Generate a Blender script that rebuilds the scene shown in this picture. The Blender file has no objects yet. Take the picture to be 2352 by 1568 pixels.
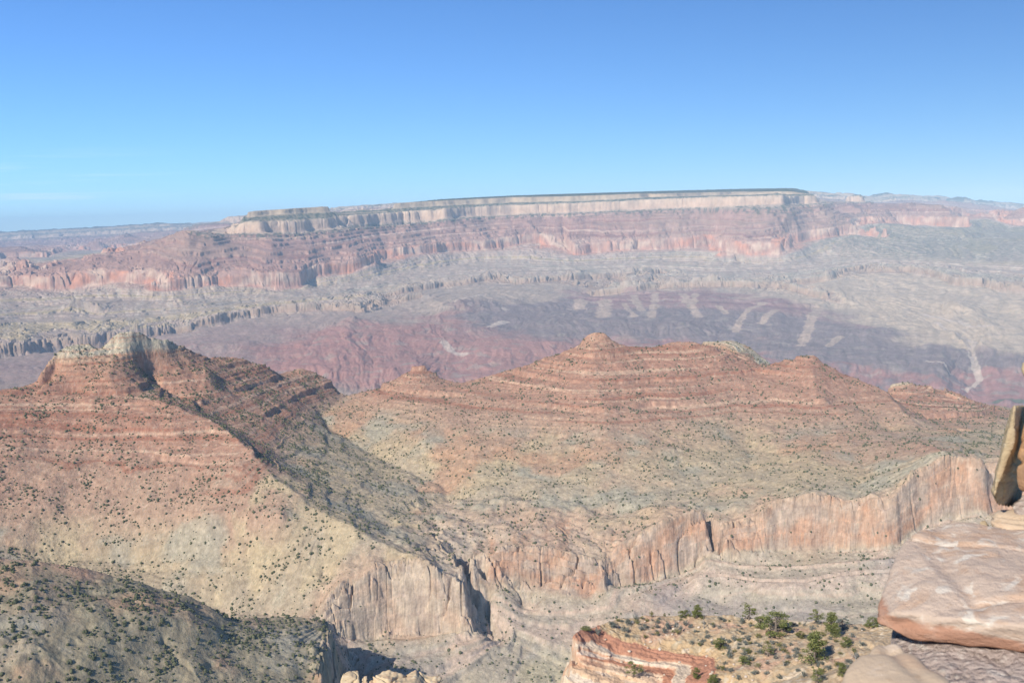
import bpy, bmesh, math, random
import numpy as np
from mathutils import Vector, Matrix

# ------------------------------------------------------------------ camera, sky, sun
scene = bpy.context.scene
COL = scene.collection
FPX = 2522.0                       # focal length in units of a 2352 px wide frame
PITCH = math.radians(6.42)
ROLL = math.radians(1.5)
cam_data = bpy.data.cameras.new('camera')
cam = bpy.data.objects.new('camera', cam_data)
COL.objects.link(cam)
cam_data.sensor_width = 36.0
cam_data.lens = 36.0 * FPX / 2352.0
cam_data.clip_start = 0.05
cam_data.clip_end = 200000.0
RM = Matrix.Rotation(math.pi / 2 - PITCH, 3, 'X') @ Matrix.Rotation(-ROLL, 3, 'Z')
cam.matrix_world = RM.to_4x4()
cam_data.dof.use_dof = True
cam_data.dof.focus_distance = 2000.0
cam_data.dof.aperture_fstop = 8.0
scene.camera = cam
RN = np.array(RM)

SUN_EL = math.radians(36.5)
SUN_AZ = math.radians(-141.0)      # measured from the view direction (+Y) towards +X
sun_vec = Vector((math.sin(SUN_AZ) * math.cos(SUN_EL), math.cos(SUN_AZ) * math.cos(SUN_EL), math.sin(SUN_EL)))
sun_data = bpy.data.lights.new('sun', 'SUN')
sun_data.energy = 5.0
sun_data.angle = math.radians(0.53)
sun_data.color = (1.0, 0.95, 0.88)
sun = bpy.data.objects.new('sun', sun_data)
COL.objects.link(sun)
sun.rotation_euler = sun_vec.to_track_quat('Z', 'Y').to_euler()

world = bpy.data.worlds.new('World')
scene.world = world
world.use_nodes = True
wn = world.node_tree.nodes
wl = world.node_tree.links
bg = wn['Background']
sky = wn.new('ShaderNodeTexSky')
sky.sky_type = 'NISHITA'
sky.sun_disc = False
sky.sun_elevation = SUN_EL
sky.sun_rotation = -SUN_AZ
sky.altitude = 2200.0
sky.air_density = 1.0
sky.dust_density = 0.05
sky.ozone_density = 4.0
bg.inputs['Strength'].default_value = 0.108
wb = wn.new('ShaderNodeMix')            # white balance of the camera
wb.data_type = 'RGBA'; wb.blend_type = 'MULTIPLY'; wb.inputs[0].default_value = 1.0
wb.inputs[7].default_value = (0.49, 0.73, 1.0, 1)
wl.new(sky.outputs['Color'], wb.inputs[6])
# a few thin cirrus streaks low on the left
tcw = wn.new('ShaderNodeTexCoord')
mpw = wn.new('ShaderNodeMapping'); mpw.inputs['Scale'].default_value = (7.0, 7.0, 160.0); mpw.inputs['Rotation'].default_value = (0.0, 0.03, 0.0)
wl.new(tcw.outputs['Generated'], mpw.inputs['Vector'])
nzw = wn.new('ShaderNodeTexNoise'); nzw.inputs['Scale'].default_value = 1.0; nzw.inputs['Detail'].default_value = 4.0; nzw.inputs['Roughness'].default_value = 0.55
wl.new(mpw.outputs['Vector'], nzw.inputs['Vector'])
mrw = wn.new('ShaderNodeMapRange'); mrw.interpolation_type = 'SMOOTHSTEP'
mrw.inputs['From Min'].default_value = 0.50; mrw.inputs['From Max'].default_value = 0.72; mrw.inputs['To Max'].default_value = 0.36
wl.new(nzw.outputs['Fac'], mrw.inputs['Value'])
def world_band(axis, lo0, lo1, hi0, hi1):
    sx = wn.new('ShaderNodeSeparateXYZ'); wl.new(tcw.outputs['Generated'], sx.inputs[0])
    a = wn.new('ShaderNodeMapRange'); a.interpolation_type = 'SMOOTHSTEP'; a.inputs['From Min'].default_value = lo0; a.inputs['From Max'].default_value = lo1
    b = wn.new('ShaderNodeMapRange'); b.interpolation_type = 'SMOOTHSTEP'; b.inputs['From Min'].default_value = hi0; b.inputs['From Max'].default_value = hi1; b.inputs['To Min'].default_value = 1; b.inputs['To Max'].default_value = 0
    m = wn.new('ShaderNodeMath'); m.operation = 'MULTIPLY'
    wl.new(sx.outputs[axis], a.inputs['Value']); wl.new(sx.outputs[axis], b.inputs['Value'])
    wl.new(a.outputs['Result'], m.inputs[0]); wl.new(b.outputs['Result'], m.inputs[1])
    return m.outputs[0]
m1 = wn.new('ShaderNodeMath'); m1.operation = 'MULTIPLY'
wl.new(world_band('Z', 0.012, 0.025, 0.04, 0.075), m1.inputs[0]); wl.new(world_band('X', -0.9, -0.6, -0.40, -0.24), m1.inputs[1])
m2 = wn.new('ShaderNodeMath'); m2.operation = 'MULTIPLY'
wl.new(m1.outputs[0], m2.inputs[0]); wl.new(mrw.outputs['Result'], m2.inputs[1])
cir = wn.new('ShaderNodeMix'); cir.data_type = 'RGBA'
cir.inputs[7].default_value = (7.0, 8.2, 8.6, 1)
wl.new(m2.outputs[0], cir.inputs[0]); wl.new(wb.outputs[2], cir.inputs[6])
wl.new(cir.outputs[2], bg.inputs['Color'])

scene.view_settings.view_transform = 'Standard'
scene.view_settings.look = 'None'
scene.view_settings.gamma = 1.0
scene.view_settings.exposure = 0.30
scene.cycles.max_bounces = 5
scene.cycles.diffuse_bounces = 2
scene.cycles.transparent_max_bounces = 8
scene.cycles.volume_bounces = 0
scene.cycles.use_denoising = True

# ------------------------------------------------------------------ helpers
def tag(o, label=None, cat=None, group=None, kind=None):
    if label: o['label'] = label
    if cat: o['category'] = cat
    if group: o['group'] = group
    if kind: o['kind'] = kind
    return o

def dirs(px, py):
    u = (np.asarray(px, float) - 1176.0) / FPX
    v = -(np.asarray(py, float) - 784.0) / FPX
    d = np.stack([u, v, -np.ones_like(u)], -1)
    return d @ RN.T

def polar(px, py):
    """azimuth and tangent of elevation of a viewing ray"""
    d = dirs(px, py)
    h = np.hypot(d[..., 0], d[..., 1])
    return np.arctan2(d[..., 0], d[..., 1]), d[..., 2] / h

def at(px, py, r):
    """the point seen at (px, py) at horizontal distance r"""
    d = dirs(px, py)
    return d * (r / np.hypot(d[..., 0], d[..., 1]))[..., None] if np.ndim(px) else Vector(d * (r / math.hypot(d[0], d[1])))

def hash2(ix, iy, seed):
    h = (ix.astype(np.uint32) * np.uint32(374761393) + iy.astype(np.uint32) * np.uint32(668265263) + np.uint32((seed * 974634877 + 12345) & 0xffffffff))
    h = (h ^ (h >> np.uint32(13))) * np.uint32(1274126177)
    return h ^ (h >> np.uint32(16))

GRX = np.cos(np.arange(64) * math.pi / 32).astype(np.float32)
GRY = np.sin(np.arange(64) * math.pi / 32).astype(np.float32)

def noise(x, y, seed=0):
    """gradient noise, about -0.7 .. 0.7"""
    fx = np.floor(x); fy = np.floor(y)
    ix = fx.astype(np.int64); iy = fy.astype(np.int64)
    dx = (x - fx).astype(np.float32); dy = (y - fy).astype(np.float32)
    ux = dx * dx * dx * (dx * (dx * 6 - 15) + 10); uy = dy * dy * dy * (dy * (dy * 6 - 15) + 10)
    def g(ax, ay, ex, ey):
        k = hash2(ax, ay, seed) & np.uint32(63)
        return GRX[k] * ex + GRY[k] * ey
    n00 = g(ix, iy, dx, dy); n10 = g(ix + 1, iy, dx - 1, dy)
    n01 = g(ix, iy + 1, dx, dy - 1); n11 = g(ix + 1, iy + 1, dx - 1, dy - 1)
    a = n00 + ux * (n10 - n00); b = n01 + ux * (n11 - n01)
    return a + uy * (b - a)

def fbm(x, y, wl_, octv, seed, gain=0.5):
    a = 1.0; t = np.zeros(x.shape, np.float32)
    for k in range(octv):
        t += a * noise(x / wl_ + 17.3 * k, y / wl_ - 9.1 * k, seed + k)
        a *= gain; wl_ *= 0.5
    return t

def ridged(x, y, wl_, octv, seed, gain=0.5):
    """sharp valleys at zero, about 0 .. 1"""
    a = 1.0; t = np.zeros(x.shape, np.float32)
    for k in range(octv):
        t += a * np.minimum(np.abs(noise(x / wl_ + 5.7 * k, y / wl_ + 3.3 * k, seed + k)) * 2.0, 1.0)
        a *= gain; wl_ *= 0.5
    return t

def sstep(a, b, x):
    t = np.clip((x - a) / (b - a), 0, 1)
    return t * t * (3 - 2 * t)

class Surf:
    """radial-basis surface through control points given in azimuth / log distance"""
    def __init__(self):
        self.p = []; self.v = []; self.fine = 1.5
    def line(self, pts, S=None, step=16.0, Z=None):
        """pts: (px, py, r) or (px, py, r, S) along a line; Z given: r follows from the height"""
        arr = []
        for q in pts:
            px, py = q[0], q[1]
            az, t = polar(px, py)
            r = q[2] if Z is None else Z / t
            s = q[3] if len(q) > 3 else (S if S is not None else np.nan)
            arr.append((px, py, r, s))
        out = []
        for a, b in zip(arr[:-1], arr[1:]):
            n = max(1, int(math.hypot(b[0] - a[0], b[1] - a[1]) / self.fine), int(abs(math.log(b[2] / a[2])) / .0006))
            for k in range(n):
                f = k / n
                out.append([a[i] * (1 - f) + b[i] * f for i in range(4)])
        out.append(list(arr[-1]))
        o = np.array(out, float)
        az, t = polar(o[:, 0], o[:, 1])
        S_ = np.where(np.isnan(o[:, 3]), o[:, 2] * t, o[:, 3])
        self.p += list(zip(az, np.log(o[:, 2]))); self.v += list(zip(t, S_))
        return arr
    def wall(self, pts, drop, dr, S=None, Sb=None, step=12.0, Z=None):
        """a cliff: its rim, and its foot `drop` pixels lower (number or list) and dr metres nearer"""
        arr = self.line(pts, S, step, Z)
        ds = drop if isinstance(drop, (list, tuple)) else [drop] * len(arr)
        foot = [(a[0], a[1] + d, a[2] - dr, Sb if Sb is not None else np.nan) for a, d in zip(arr, ds)]
        self.line(foot, None, step)
        return arr
    def raw(self, az, r, Z, S=None):
        for i in (-.0012, 0, .0012):
            for j in (-.0012, 0, .0012):
                self.p.append((az + i, math.log(r) + j)); self.v.append((Z / r, Z if S is None else S))
    def grid(self, caz, clr, soft=2):
        """a stretched membrane through all the lines, on the grid caz x clr (no overshoot beyond the lines)"""
        nr, nc = len(clr), len(caz)
        P = np.array(self.p); V = np.array(self.v)
        ci = np.rint(np.interp(P[:, 0], caz, np.arange(nc), left=-9, right=-9)).astype(int)
        ri = np.rint(np.interp(P[:, 1], clr, np.arange(nr), left=-9, right=-9)).astype(int)
        ok = (ci >= 0) & (ri >= 0)
        ci, ri, V = ci[ok], ri[ok], V[ok]
        W = np.zeros((nr, nc)); A = np.zeros((2, nr, nc))
        np.add.at(W, (ri, ci), 1.0)
        for k in range(2): np.add.at(A[k], (ri, ci), V[:, k])
        levels = [(W, A)]
        while min(levels[-1][0].shape) > 10:
            w, a = levels[-1]
            w = np.pad(w, ((0, w.shape[0] % 2), (0, w.shape[1] % 2))); a = np.pad(a, ((0, 0), (0, a.shape[1] % 2), (0, a.shape[2] % 2)))
            f = lambda q: q[..., 0::2, 0::2] + q[..., 1::2, 0::2] + q[..., 0::2, 1::2] + q[..., 1::2, 1::2]
            levels.append((f(w), f(a)))
        U = None
        for w, a in levels[::-1]:
            m = w > 0
            val = (a / np.maximum(w, 1e-9)).astype(np.float32)
            if U is None:
                U = np.zeros(val.shape, np.float32) + np.array([v.sum() / m.sum() for v in val * m], np.float32)[:, None, None]
            else:
                n0, n1 = w.shape
                r = np.clip(np.arange(n0) * .5 - .25, 0, U.shape[1] - 1.001); c = np.clip(np.arange(n1) * .5 - .25, 0, U.shape[2] - 1.001)
                r0 = r.astype(int); c0 = c.astype(int); fr = (r - r0).astype(np.float32)[:, None]; fc = (c - c0).astype(np.float32)[None]
                g = lambda a_, b_: U[:, a_][:, :, b_]
                U = (g(r0, c0) * (1 - fc) + g(r0, c0 + 1) * fc) * (1 - fr) + (g(r0 + 1, c0) * (1 - fc) + g(r0 + 1, c0 + 1) * fc) * fr
            for it in range(90):
                U = np.where(m, val, U)
                E = np.pad(U, ((0, 0), (1, 1), (1, 1)), mode='edge')
                U = (E[:, :-2, 1:-1] + E[:, 2:, 1:-1] + E[:, 1:-1, :-2] + E[:, 1:-1, 2:]) * .25
        U = np.where(m, val, U)
        for it in range(soft):
            E = np.pad(U, ((0, 0), (1, 1), (1, 1)), mode='edge')
            U = U * .5 + (E[:, :-2, 1:-1] + E[:, 2:, 1:-1] + E[:, 1:-1, :-2] + E[:, 1:-1, 2:]) * .125
        return U[0], U[1]

def sample(F, a0, a1, lrows, az, lr):
    """bilinear sampling of a coarse field whose rows sit at lrows"""
    nr, nc = F[0].shape
    ci = np.clip((az - a0) / (a1 - a0) * (nc - 1), 0, nc - 1.001)
    ri = np.clip(np.interp(lr, lrows, np.arange(nr)), 0, nr - 1.001)
    c0 = ci.astype(np.int32); r0 = ri.astype(np.int32)
    fc = (ci - c0).astype(np.float32); fr = (ri - r0).astype(np.float32)
    res = []
    for f in F:
        v = (f[r0, c0] * (1 - fc) + f[r0, c0 + 1] * fc) * (1 - fr) + (f[r0 + 1, c0] * (1 - fc) + f[r0 + 1, c0 + 1] * fc) * fr
        res.append(v.astype(np.float32))
    return res

def sheet(name, X, Y, Z, C, mask, mat, attrs=None):
    """one mesh object from the grid cells where mask is set"""
    nr, nc = X.shape
    r, c = np.nonzero(mask)
    if len(r) == 0: return None
    i00 = r * nc + c
    quads = np.stack([i00, i00 + 1, i00 + nc + 1, i00 + nc], -1)
    used = np.zeros(nr * nc, bool); used[quads.ravel()] = True
    remap = np.cumsum(used) - 1
    quads = remap[quads].astype(np.int32)
    co = np.stack([X.ravel()[used], Y.ravel()[used], Z.ravel()[used]], -1).astype(np.float32)
    me = bpy.data.meshes.new(name)
    me.vertices.add(len(co)); me.vertices.foreach_set('co', co.ravel())
    nq = len(quads)
    me.loops.add(nq * 4); me.loops.foreach_set('vertex_index', quads.ravel())
    me.polygons.add(nq)
    me.polygons.foreach_set('loop_start', np.arange(0, nq * 4, 4, dtype=np.int32))
    me.polygons.foreach_set('loop_total', np.full(nq, 4, np.int32))
    me.update(calc_edges=True)
    ca = me.color_attributes.new('Col', 'FLOAT_COLOR', 'POINT')
    rgba = np.ones((len(co), 4), np.float32)
    rgba[:, :3] = C.reshape(-1, 3)[used]
    ca.data.foreach_set('color', rgba.ravel())
    me.materials.append(mat)
    o = bpy.data.objects.new(name, me); COL.objects.link(o)
    return o

def ramp(table, s):
    """colour table [(s, (r,g,b)), ...] sampled at s"""
    table = sorted(table, key=lambda q: q[0])
    xs = [q[0] for q in table]
    return np.stack([np.interp(s, xs, [q[1][k] for q in table]) for k in range(3)], -1).astype(np.float32)

def mix(a, b, f):
    return a + (np.asarray(b, np.float32) - a) * f[..., None]

def ledges(top, bottom, tmin, tmax, hard, rng, soft=0.25):
    """a monotone map that turns an even slope into beds: a gentle tread, then a steep riser"""
    xi = []; yo = []; s = top
    while s > bottom:
        t = rng.uniform(tmin, tmax); h = hard * rng.uniform(0.6, 1.0)
        e = s - t
        xi += [s, s - t * (1 - soft)]
        yo += [s, s - t * (1 - soft) * (1 - h)]
        s = e
    xi.append(s); yo.append(s)
    return xi, yo

def terrace(maps, s):
    xi = []; yo = []
    for a, b in maps:
        xi += a; yo += b
    o = np.argsort(xi)
    return np.interp(s, np.array(xi)[o], np.array(yo)[o]).astype(np.float32)

# ------------------------------------------------------------------ materials
def rock_material(name, scale, var=0.35, bump=0.5, bump_scale=None, rough=0.95):
    """vertex colour of the strata, broken up by noise, with a bumpy surface"""
    m = bpy.data.materials.new(name); m.use_nodes = True
    n = m.node_tree.nodes; l = m.node_tree.links
    b = n['Principled BSDF']
    b.inputs['Roughness'].default_value = rough
    b.inputs['Specular IOR Level'].default_value = 0.1
    at_ = n.new('ShaderNodeVertexColor'); at_.layer_name = 'Col'
    tc = n.new('ShaderNodeNewGeometry')
    nz = n.new('ShaderNodeTexNoise'); nz.inputs['Scale'].default_value = scale
    nz.inputs['Detail'].default_value = 5.0; nz.inputs['Roughness'].default_value = 0.65
    l.new(tc.outputs['Position'], nz.inputs['Vector'])
    mr = n.new('ShaderNodeMapRange')
    mr.inputs['From Min'].default_value = 0.3; mr.inputs['From Max'].default_value = 0.7
    mr.inputs['To Min'].default_value = 1 - var; mr.inputs['To Max'].default_value = 1 + var
    l.new(nz.outputs['Fac'], mr.inputs['Value'])
    mx = n.new('ShaderNodeMix'); mx.data_type = 'RGBA'; mx.blend_type = 'MULTIPLY'
    mx.inputs[0].default_value = 1.0
    l.new(at_.outputs['Color'], mx.inputs[6]); l.new(mr.outputs['Result'], mx.inputs[7])
    l.new(mx.outputs[2], b.inputs['Base Color'])
    if bump:
        n2 = n.new('ShaderNodeTexNoise'); n2.inputs['Scale'].default_value = bump_scale or scale * 1.7
        n2.inputs['Detail'].default_value = 6.0; n2.inputs['Roughness'].default_value = 0.6
        l.new(tc.outputs['Position'], n2.inputs['Vector'])
        bp = n.new('ShaderNodeBump'); bp.inputs['Strength'].default_value = bump
        bp.inputs['Distance'].default_value = 0.8 / (bump_scale or scale * 1.7)
        l.new(n2.outputs['Fac'], bp.inputs['Height']); l.new(bp.outputs['Normal'], b.inputs['Normal'])
    return m

M_MID = rock_material('ridge_rock', 0.12, 0.22, 0.5, 0.2)
M_FAR = rock_material('canyon_rock', 0.012, 0.16, 0.35, 0.02)

HALF = math.radians(28.5)
RNG = random.Random(7)
NPR = np.random.RandomState(11)

# ================================================================== FAR CANYON
def far_canyon():
    s = Surf()
    K = 1000.0
    rx = [-150, 300, 340, 640, 730, 860, 950, 1176, 1320, 1640, 1650, 1800, 1815, 1955, 2050, 2240, 2500]
    ry = [13.2, 12.9, 12.2, 12.4, 12.9, 13.5, 14.3, 15.2, 14.9, 15.1, 14.0, 14.1, 14.9, 15.6, 17.6, 17.4, 18.6]
    def steepen(a, c, S):
        """the wall above the red cliff rises steeply"""
        ref = float(np.interp(a, rx, ry)); lim = 5.0 if a < 860 else 3.2
        if S in (-800, -900) and ref - 2.6 < c < ref: return ref - (ref - c) * (.5 if S == -800 else .8)
        return ref + (c - ref) * 0.42 if (S > -525 and ref < c < ref + lim) else c
    def L(S, pts): s.line([(a, b, steepen(a, c, S) * K) for a, b, c in pts], S)
    def W(S, Sb, dr, drop, pts): s.wall([(a, b, steepen(a, c, S) * K) for a, b, c in pts], drop, dr * K * (.6 if S > -525 else 1), S, Sb)
    # --- nearest floor, hidden behind the red ridge
    L(-1480, [(-150, 1010, 5.2), (600, 990, 5.2), (1200, 985, 5.2), (1800, 980, 5.2), (2500, 1040, 5.2)])
    # --- floor seen over the ridge
    L(-1400, [(-150, 915, 7.0), (100, 900, 7.1), (500, 880, 7.3), (800, 900, 7.2), (1000, 870, 7.4), (1200, 860, 7.4)])
    L(-1400, [(1400, 800, 8.3), (1600, 810, 8.2), (1800, 850, 7.8), (2000, 885, 7.5), (2200, 910, 7.3)])
    L(-1440, [(2500, 945, 7.2), (2330, 925, 7.35), (2240, 885, 7.9), (2238, 850, 8.3), (2225, 800, 8.9), (2150, 745, 9.8), (2080, 715, 10.4), (1990, 690, 11.0)])
    # --- red hills in the middle
    L(-1230, [(825, 730, 9.7), (800, 770, 8.9), (770, 830, 8.0)])
    L(-1330, [(760, 790, 8.7), (740, 800, 8.6), (690, 815, 8.4), (650, 830, 8.2)])
    L(-1330, [(900, 760, 9.2), (930, 800, 8.5), (900, 850, 7.7)])
    L(-1260, [(940, 745, 9.6), (1000, 780, 8.9), (960, 830, 8.0)])
    L(-1430, [(1050, 690, 10.8), (1000, 735, 10.0), (1010, 780, 8.9), (1060, 810, 8.4), (1030, 860, 7.6)])
    L(-1300, [(1180, 730, 9.9), (1200, 780, 9.0), (1150, 830, 8.0)])
    L(-1390, [(1110, 672, 11.4), (1050, 690, 10.8)])
    L(-1340, [(1290, 720, 10.1), (1310, 770, 9.0)])
    # --- left floor and its gorge wall
    L(-1300, [(-150, 870, 8.2), (40, 850, 8.4), (200, 845, 8.6), (330, 810, 8.9), (450, 790, 9.1), (560, 790, 9.0), (640, 800, 8.8)])
    W(-950, -1020, 0.06, [34, 32, 26, 24, 46, 26, 16, 12], [(-150, 795, 9.7), (0, 790, 9.7), (65, 786, 9.8), (120, 778, 10.0), (225, 768, 10.1), (320, 755, 10.2), (400, 752, 10.3), (440, 750, 10.3)])
    W(-950, -1020, 0.05, [16, 24, 16, 18, 18, 18, 16, 14, 12], [(450, 737, 10.4), (490, 726, 10.5), (550, 716, 10.7), (625, 704, 10.9), (685, 700, 10.9), (750, 697, 10.9), (835, 704, 10.5), (880, 690, 11.0), (970, 676, 11.3)])
    W(-950, -1010, 0.05, [12, 14, 10, 10, 12], [(910, 663, 12.0), (990, 650, 12.3), (1075, 640, 12.6), (1150, 630, 12.8), (1176, 642, 12.4)])
    W(-950, -1010, 0.05, 11, [(1176, 642, 12.4), (1311, 632, 12.7), (1396, 628, 12.9), (1450, 624, 13.0), (1516, 617, 13.3)])
    W(-950, -1010, 0.04, [12, 11, 10], [(1356, 650, 12.2), (1410, 645, 12.3), (1490, 641, 12.4)])
    W(-950, -1015, 0.06, [19, 13, 11, 14, 13, 16, 15, 18], [(1356, 667, 11.5), (1476, 655, 11.5), (1551, 650, 11.6), (1676, 646, 11.7), (1790, 650, 11.5), (1860, 668, 11.2), (1910, 675, 11.0), (1932, 680, 10.9)])
    W(-950, -1010, 0.05, [14, 12, 14, 10, 12], [(1811, 643, 12.2), (1901, 634, 12.5), (1931, 620, 12.9), (1960, 612, 13.1), (2020, 604, 13.4)])
    W(-950, -1015, 0.06, [16, 16, 20, 18, 20, 24], [(2090, 610, 12.9), (2156, 624, 12.4), (2186, 637, 12.1), (2260, 640, 12.0), (2310, 652, 11.6), (2480, 660, 11.4)])
    # slopes under the Tapeats-like rim on the right
    L(-1120, [(1350, 710, 10.2), (1500, 700, 10.3), (1650, 700, 10.3), (1800, 715, 10.0), (1900, 735, 9.7), (2010, 755, 9.4)])
    L(-1260, [(1350, 755, 9.2), (1500, 755, 9.2), (1700, 760, 9.1), (1900, 800, 8.5), (2080, 830, 8.2), (2180, 850, 8.1)])
    L(-1180, [(1990, 705, 10.5), (2100, 750, 9.5), (2180, 770, 9.2), (2215, 800, 8.8)])
    L(-1240, [(2010, 640, 12.2), (2060, 680, 11.2), (2100, 700, 10.8)])
    L(-1130, [(2200, 690, 10.7), (2260, 720, 10.2), (2300, 760, 9.5), (2350, 790, 9.0), (2450, 800, 8.9)])
    L(-1180, [(2240, 800, 8.75), (2300, 797, 8.8), (2450, 830, 8.4)])
    L(-1330, [(2250, 830, 8.5), (2320, 850, 8.2), (2450, 880, 7.9)])
    # --- Tonto slopes
    L(-900, [(-150, 745, 10.6), (60, 740, 10.7), (200, 735, 10.8), (330, 730, 10.9), (430, 715, 11.1), (560, 700, 11.3), (680, 685, 11.6), (800, 680, 11.7), (900, 665, 12.1)])
    L(-800, [(90, 705, 11.4), (175, 690, 11.6), (290, 690, 11.6), (400, 690, 11.6), (520, 680, 11.8), (640, 675, 11.9), (760, 655, 12.4), (860, 640, 12.7), (960, 620, 13.4), (1100, 600, 14.2), (1200, 600, 14.2)])
    W(-770, -850, 0.05, [16, 24, 18], [(160, 688, 11.7), (195, 690, 11.75), (235, 708, 11.6)])
    L(-760, [(400, 692, 11.55), (408, 686, 11.6), (420, 695, 11.55)])
    L(-800, [(1300, 610, 13.5), (1400, 605, 13.6), (1560, 600, 13.7), (1640, 605, 13.4), (1800, 608, 13.3), (1900, 590, 13.9), (2050, 585, 14.2), (2200, 600, 13.7), (2400, 610, 13.3)])
    L(-900, [(1500, 630, 12.7), (1700, 628, 12.6), (1850, 618, 13.0)])
    L(-900, [(1600, 640, 12.0), (1750, 640, 12.0)])
    # --- Redwall, left part
    W(-530, -670, 0.09, [22, 22, 34, 36, 24, 28], [(-150, 640, 13.4), (60, 634, 13.4), (120, 634, 13.0), (180, 630, 12.9), (270, 622, 12.9), (325, 626, 12.7)])
    W(-530, -680, 0.09, [26, 26, 20, 26, 46, 40, 30, 30, 22, 18], [(338, 641, 12.2), (410, 641, 12.2), (500, 634, 12.4), (556, 631, 12.4), (630, 624, 12.4), (690, 626, 12.5), (730, 606, 12.9), (800, 601, 13.1), (850, 589, 13.4), (860, 588, 13.5)])
    W(-530, -670, 0.08, [22, 18, 24, 22, 26], [(865, 576, 14.0), (950, 566, 14.3), (1025, 556, 14.6), (1100, 553, 14.8), (1176, 543, 15.2)])
    W(-530, -670, 0.08, [22, 22, 24, 26, 24], [(1176, 542, 15.2), (1236, 535, 15.5), (1290, 535, 15.5), (1320, 562, 14.8), (1416, 553, 14.9)])
    W(-530, -680, 0.09, [26, 28, 28], [(1416, 553, 14.9), (1530, 547, 15.0), (1640, 542, 15.1)])
    W(-530, -680, 0.09, [34, 36, 34], [(1650, 560, 14.0), (1720, 556, 14.1), (1796, 556, 14.1)])
    W(-530, -670, 0.08, [24, 26, 22, 24, 28, 18], [(1811, 538, 14.9), (1870, 528, 15.2), (1905, 525, 15.3), (1955, 514, 15.6), (2000, 516, 15.6), (2030, 530, 15.4)])
    W(-530, -670, 0.08, [16, 18, 20, 18, 24, 26], [(1916, 508, 17.4), (2000, 500, 17.8), (2051, 496, 17.9), (2140, 497, 17.8), (2190, 498, 17.4), (2232, 498, 17.2)])
    L(-950, [(2100, 548, 16.0), (2180, 556, 15.5), (2260, 545, 16.5)])
    L(-760, [(2205, 525, 16.6), (2230, 560, 15.4), (2250, 600, 13.8)])
    L(-950, [(2050, 535, 16.2), (1990, 560, 15.0), (2100, 585, 14.4)])
    W(-530, -650, 0.08, [12, 12], [(2296, 492, 19.0), (2420, 490, 19.0)])
    L(-300, [(2320, 486, 19.6), (2352, 471, 20.0), (2420, 452, 20.3)])
    L(-800, [(2300, 530, 17.4), (2420, 540, 17.0)])
    L(-1000, [(2260, 515, 18.2), (2270, 530, 17.5)])
    # --- Supai benches on the left spur
    L(-450, [(150, 605, 13.4), (180, 600, 13.5), (240, 590, 13.7), (290, 576, 13.9), (340, 574, 13.9), (362, 578, 13.9)])
    L(-380, [(365, 572, 14.0), (400, 545, 14.3), (420, 540, 14.35)])
    L(-260, [(430, 533, 14.5), (445, 531, 14.5), (470, 534, 14.5), (490, 546, 14.5)])
    L(-380, [(520, 560, 14.3), (545, 555, 14.5), (640, 565, 14.2)])
    L(-480, [(350, 610, 13.1), (480, 600, 13.3), (620, 595, 13.4), (680, 600, 13.2)])
    L(-330, [(560, 553, 14.7), (660, 552, 14.7), (720, 545, 14.8), (790, 540, 15.0)])
    # behind the left spur the ground falls to the far gorge
    L(-900, [(-150, 625, 15.5), (60, 618, 15.8), (140, 612, 16.0), (200, 604, 16.0), (300, 590, 16.5), (380, 570, 17.0), (440, 560, 17.5), (520, 545, 18.5)])
    # --- Coconino base and rim of the mesa
    W(-140, -255, 0.08, [24, 28, 30, 24], [(556, 512, 15.3), (585, 508, 15.2), (680, 508, 15.2), (765, 500, 15.4)])
    W(0, -80, 0.05, [12, 13, 13, 14], [(572, 489, 15.6), (582, 485, 15.6), (680, 478, 15.7), (755, 474, 15.8)])
    for rr in (15.75, 15.95, 16.2, 16.6, 17.0):
        L(0, [(574, 488.5, rr), (582, 485.3, rr), (680, 478.8, rr), (754, 474.5, rr)])
    L(-80, [(769, 490, 15.8), (769, 490, 16.4), (764, 490, 17.3), (660, 492, 17.5), (570, 497, 17.3), (562, 500, 16.4), (562, 500, 15.6)])
    L(-150, [(545, 530, 15.6), (560, 515, 16.8), (640, 500, 17.5), (770, 494, 16.4)])
    for px, py, r0, r1, S_ in ((769, 491, 15.6, 17.2, -110), (566, 499, 15.6, 17.2, -110), (905, 483, 16.8, 19.0, -110), (1868, 457, 17.4, 19.0, -140)):
        L(S_, [(px, py, r0), (px, py, r1)])
    # --- saddle and the main plateau
    W(-140, -250, 0.08, [26, 28, 28, 26], [(775, 496, 15.9), (840, 491, 16.2), (925, 486, 16.4), (1000, 482, 16.2)])
    W(-140, -250, 0.08, [26, 22, 22, 22, 22, 22, 18, 16], [(1015, 478, 16.0), (1060, 477, 16.4), (1176, 471, 16.6), (1326, 466, 16.7), (1526, 457, 16.8), (1676, 452, 17.0), (1800, 450, 17.2), (1866, 451, 17.3)])
    L(-30, [(790, 491, 16.6), (850, 488, 16.7), (890, 486, 16.8)])
    W(0, -75, 0.05, [12, 12, 12, 12, 12, 9, 6, 5, 4], [(912, 468, 16.9), (925, 465, 16.9), (1020, 461, 16.9), (1176, 453, 17.1), (1300, 451, 17.2), (1476, 445, 17.3), (1676, 441, 17.4), (1800, 440, 17.5), (1850, 444, 17.5)])
    for rr in (17.6, 19.6, 20.4):
        L(50, [(914, 467.8, rr - 0.3), (1020, 459, rr - 0.2), (1176, 451, rr), (1300, 447.5, rr), (1500, 441.5, rr), (1700, 437, rr), (1815, 435, rr), (1842, 442, rr)])
    L(60, [(913, 467.5, 18.0), (1020, 458, 18.2), (1176, 450, 18.5), (1300, 446, 18.8), (1500, 440, 19.0), (1700, 434.5, 19.2), (1822, 432.5, 19.2), (1846, 441, 18.6)])
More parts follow.
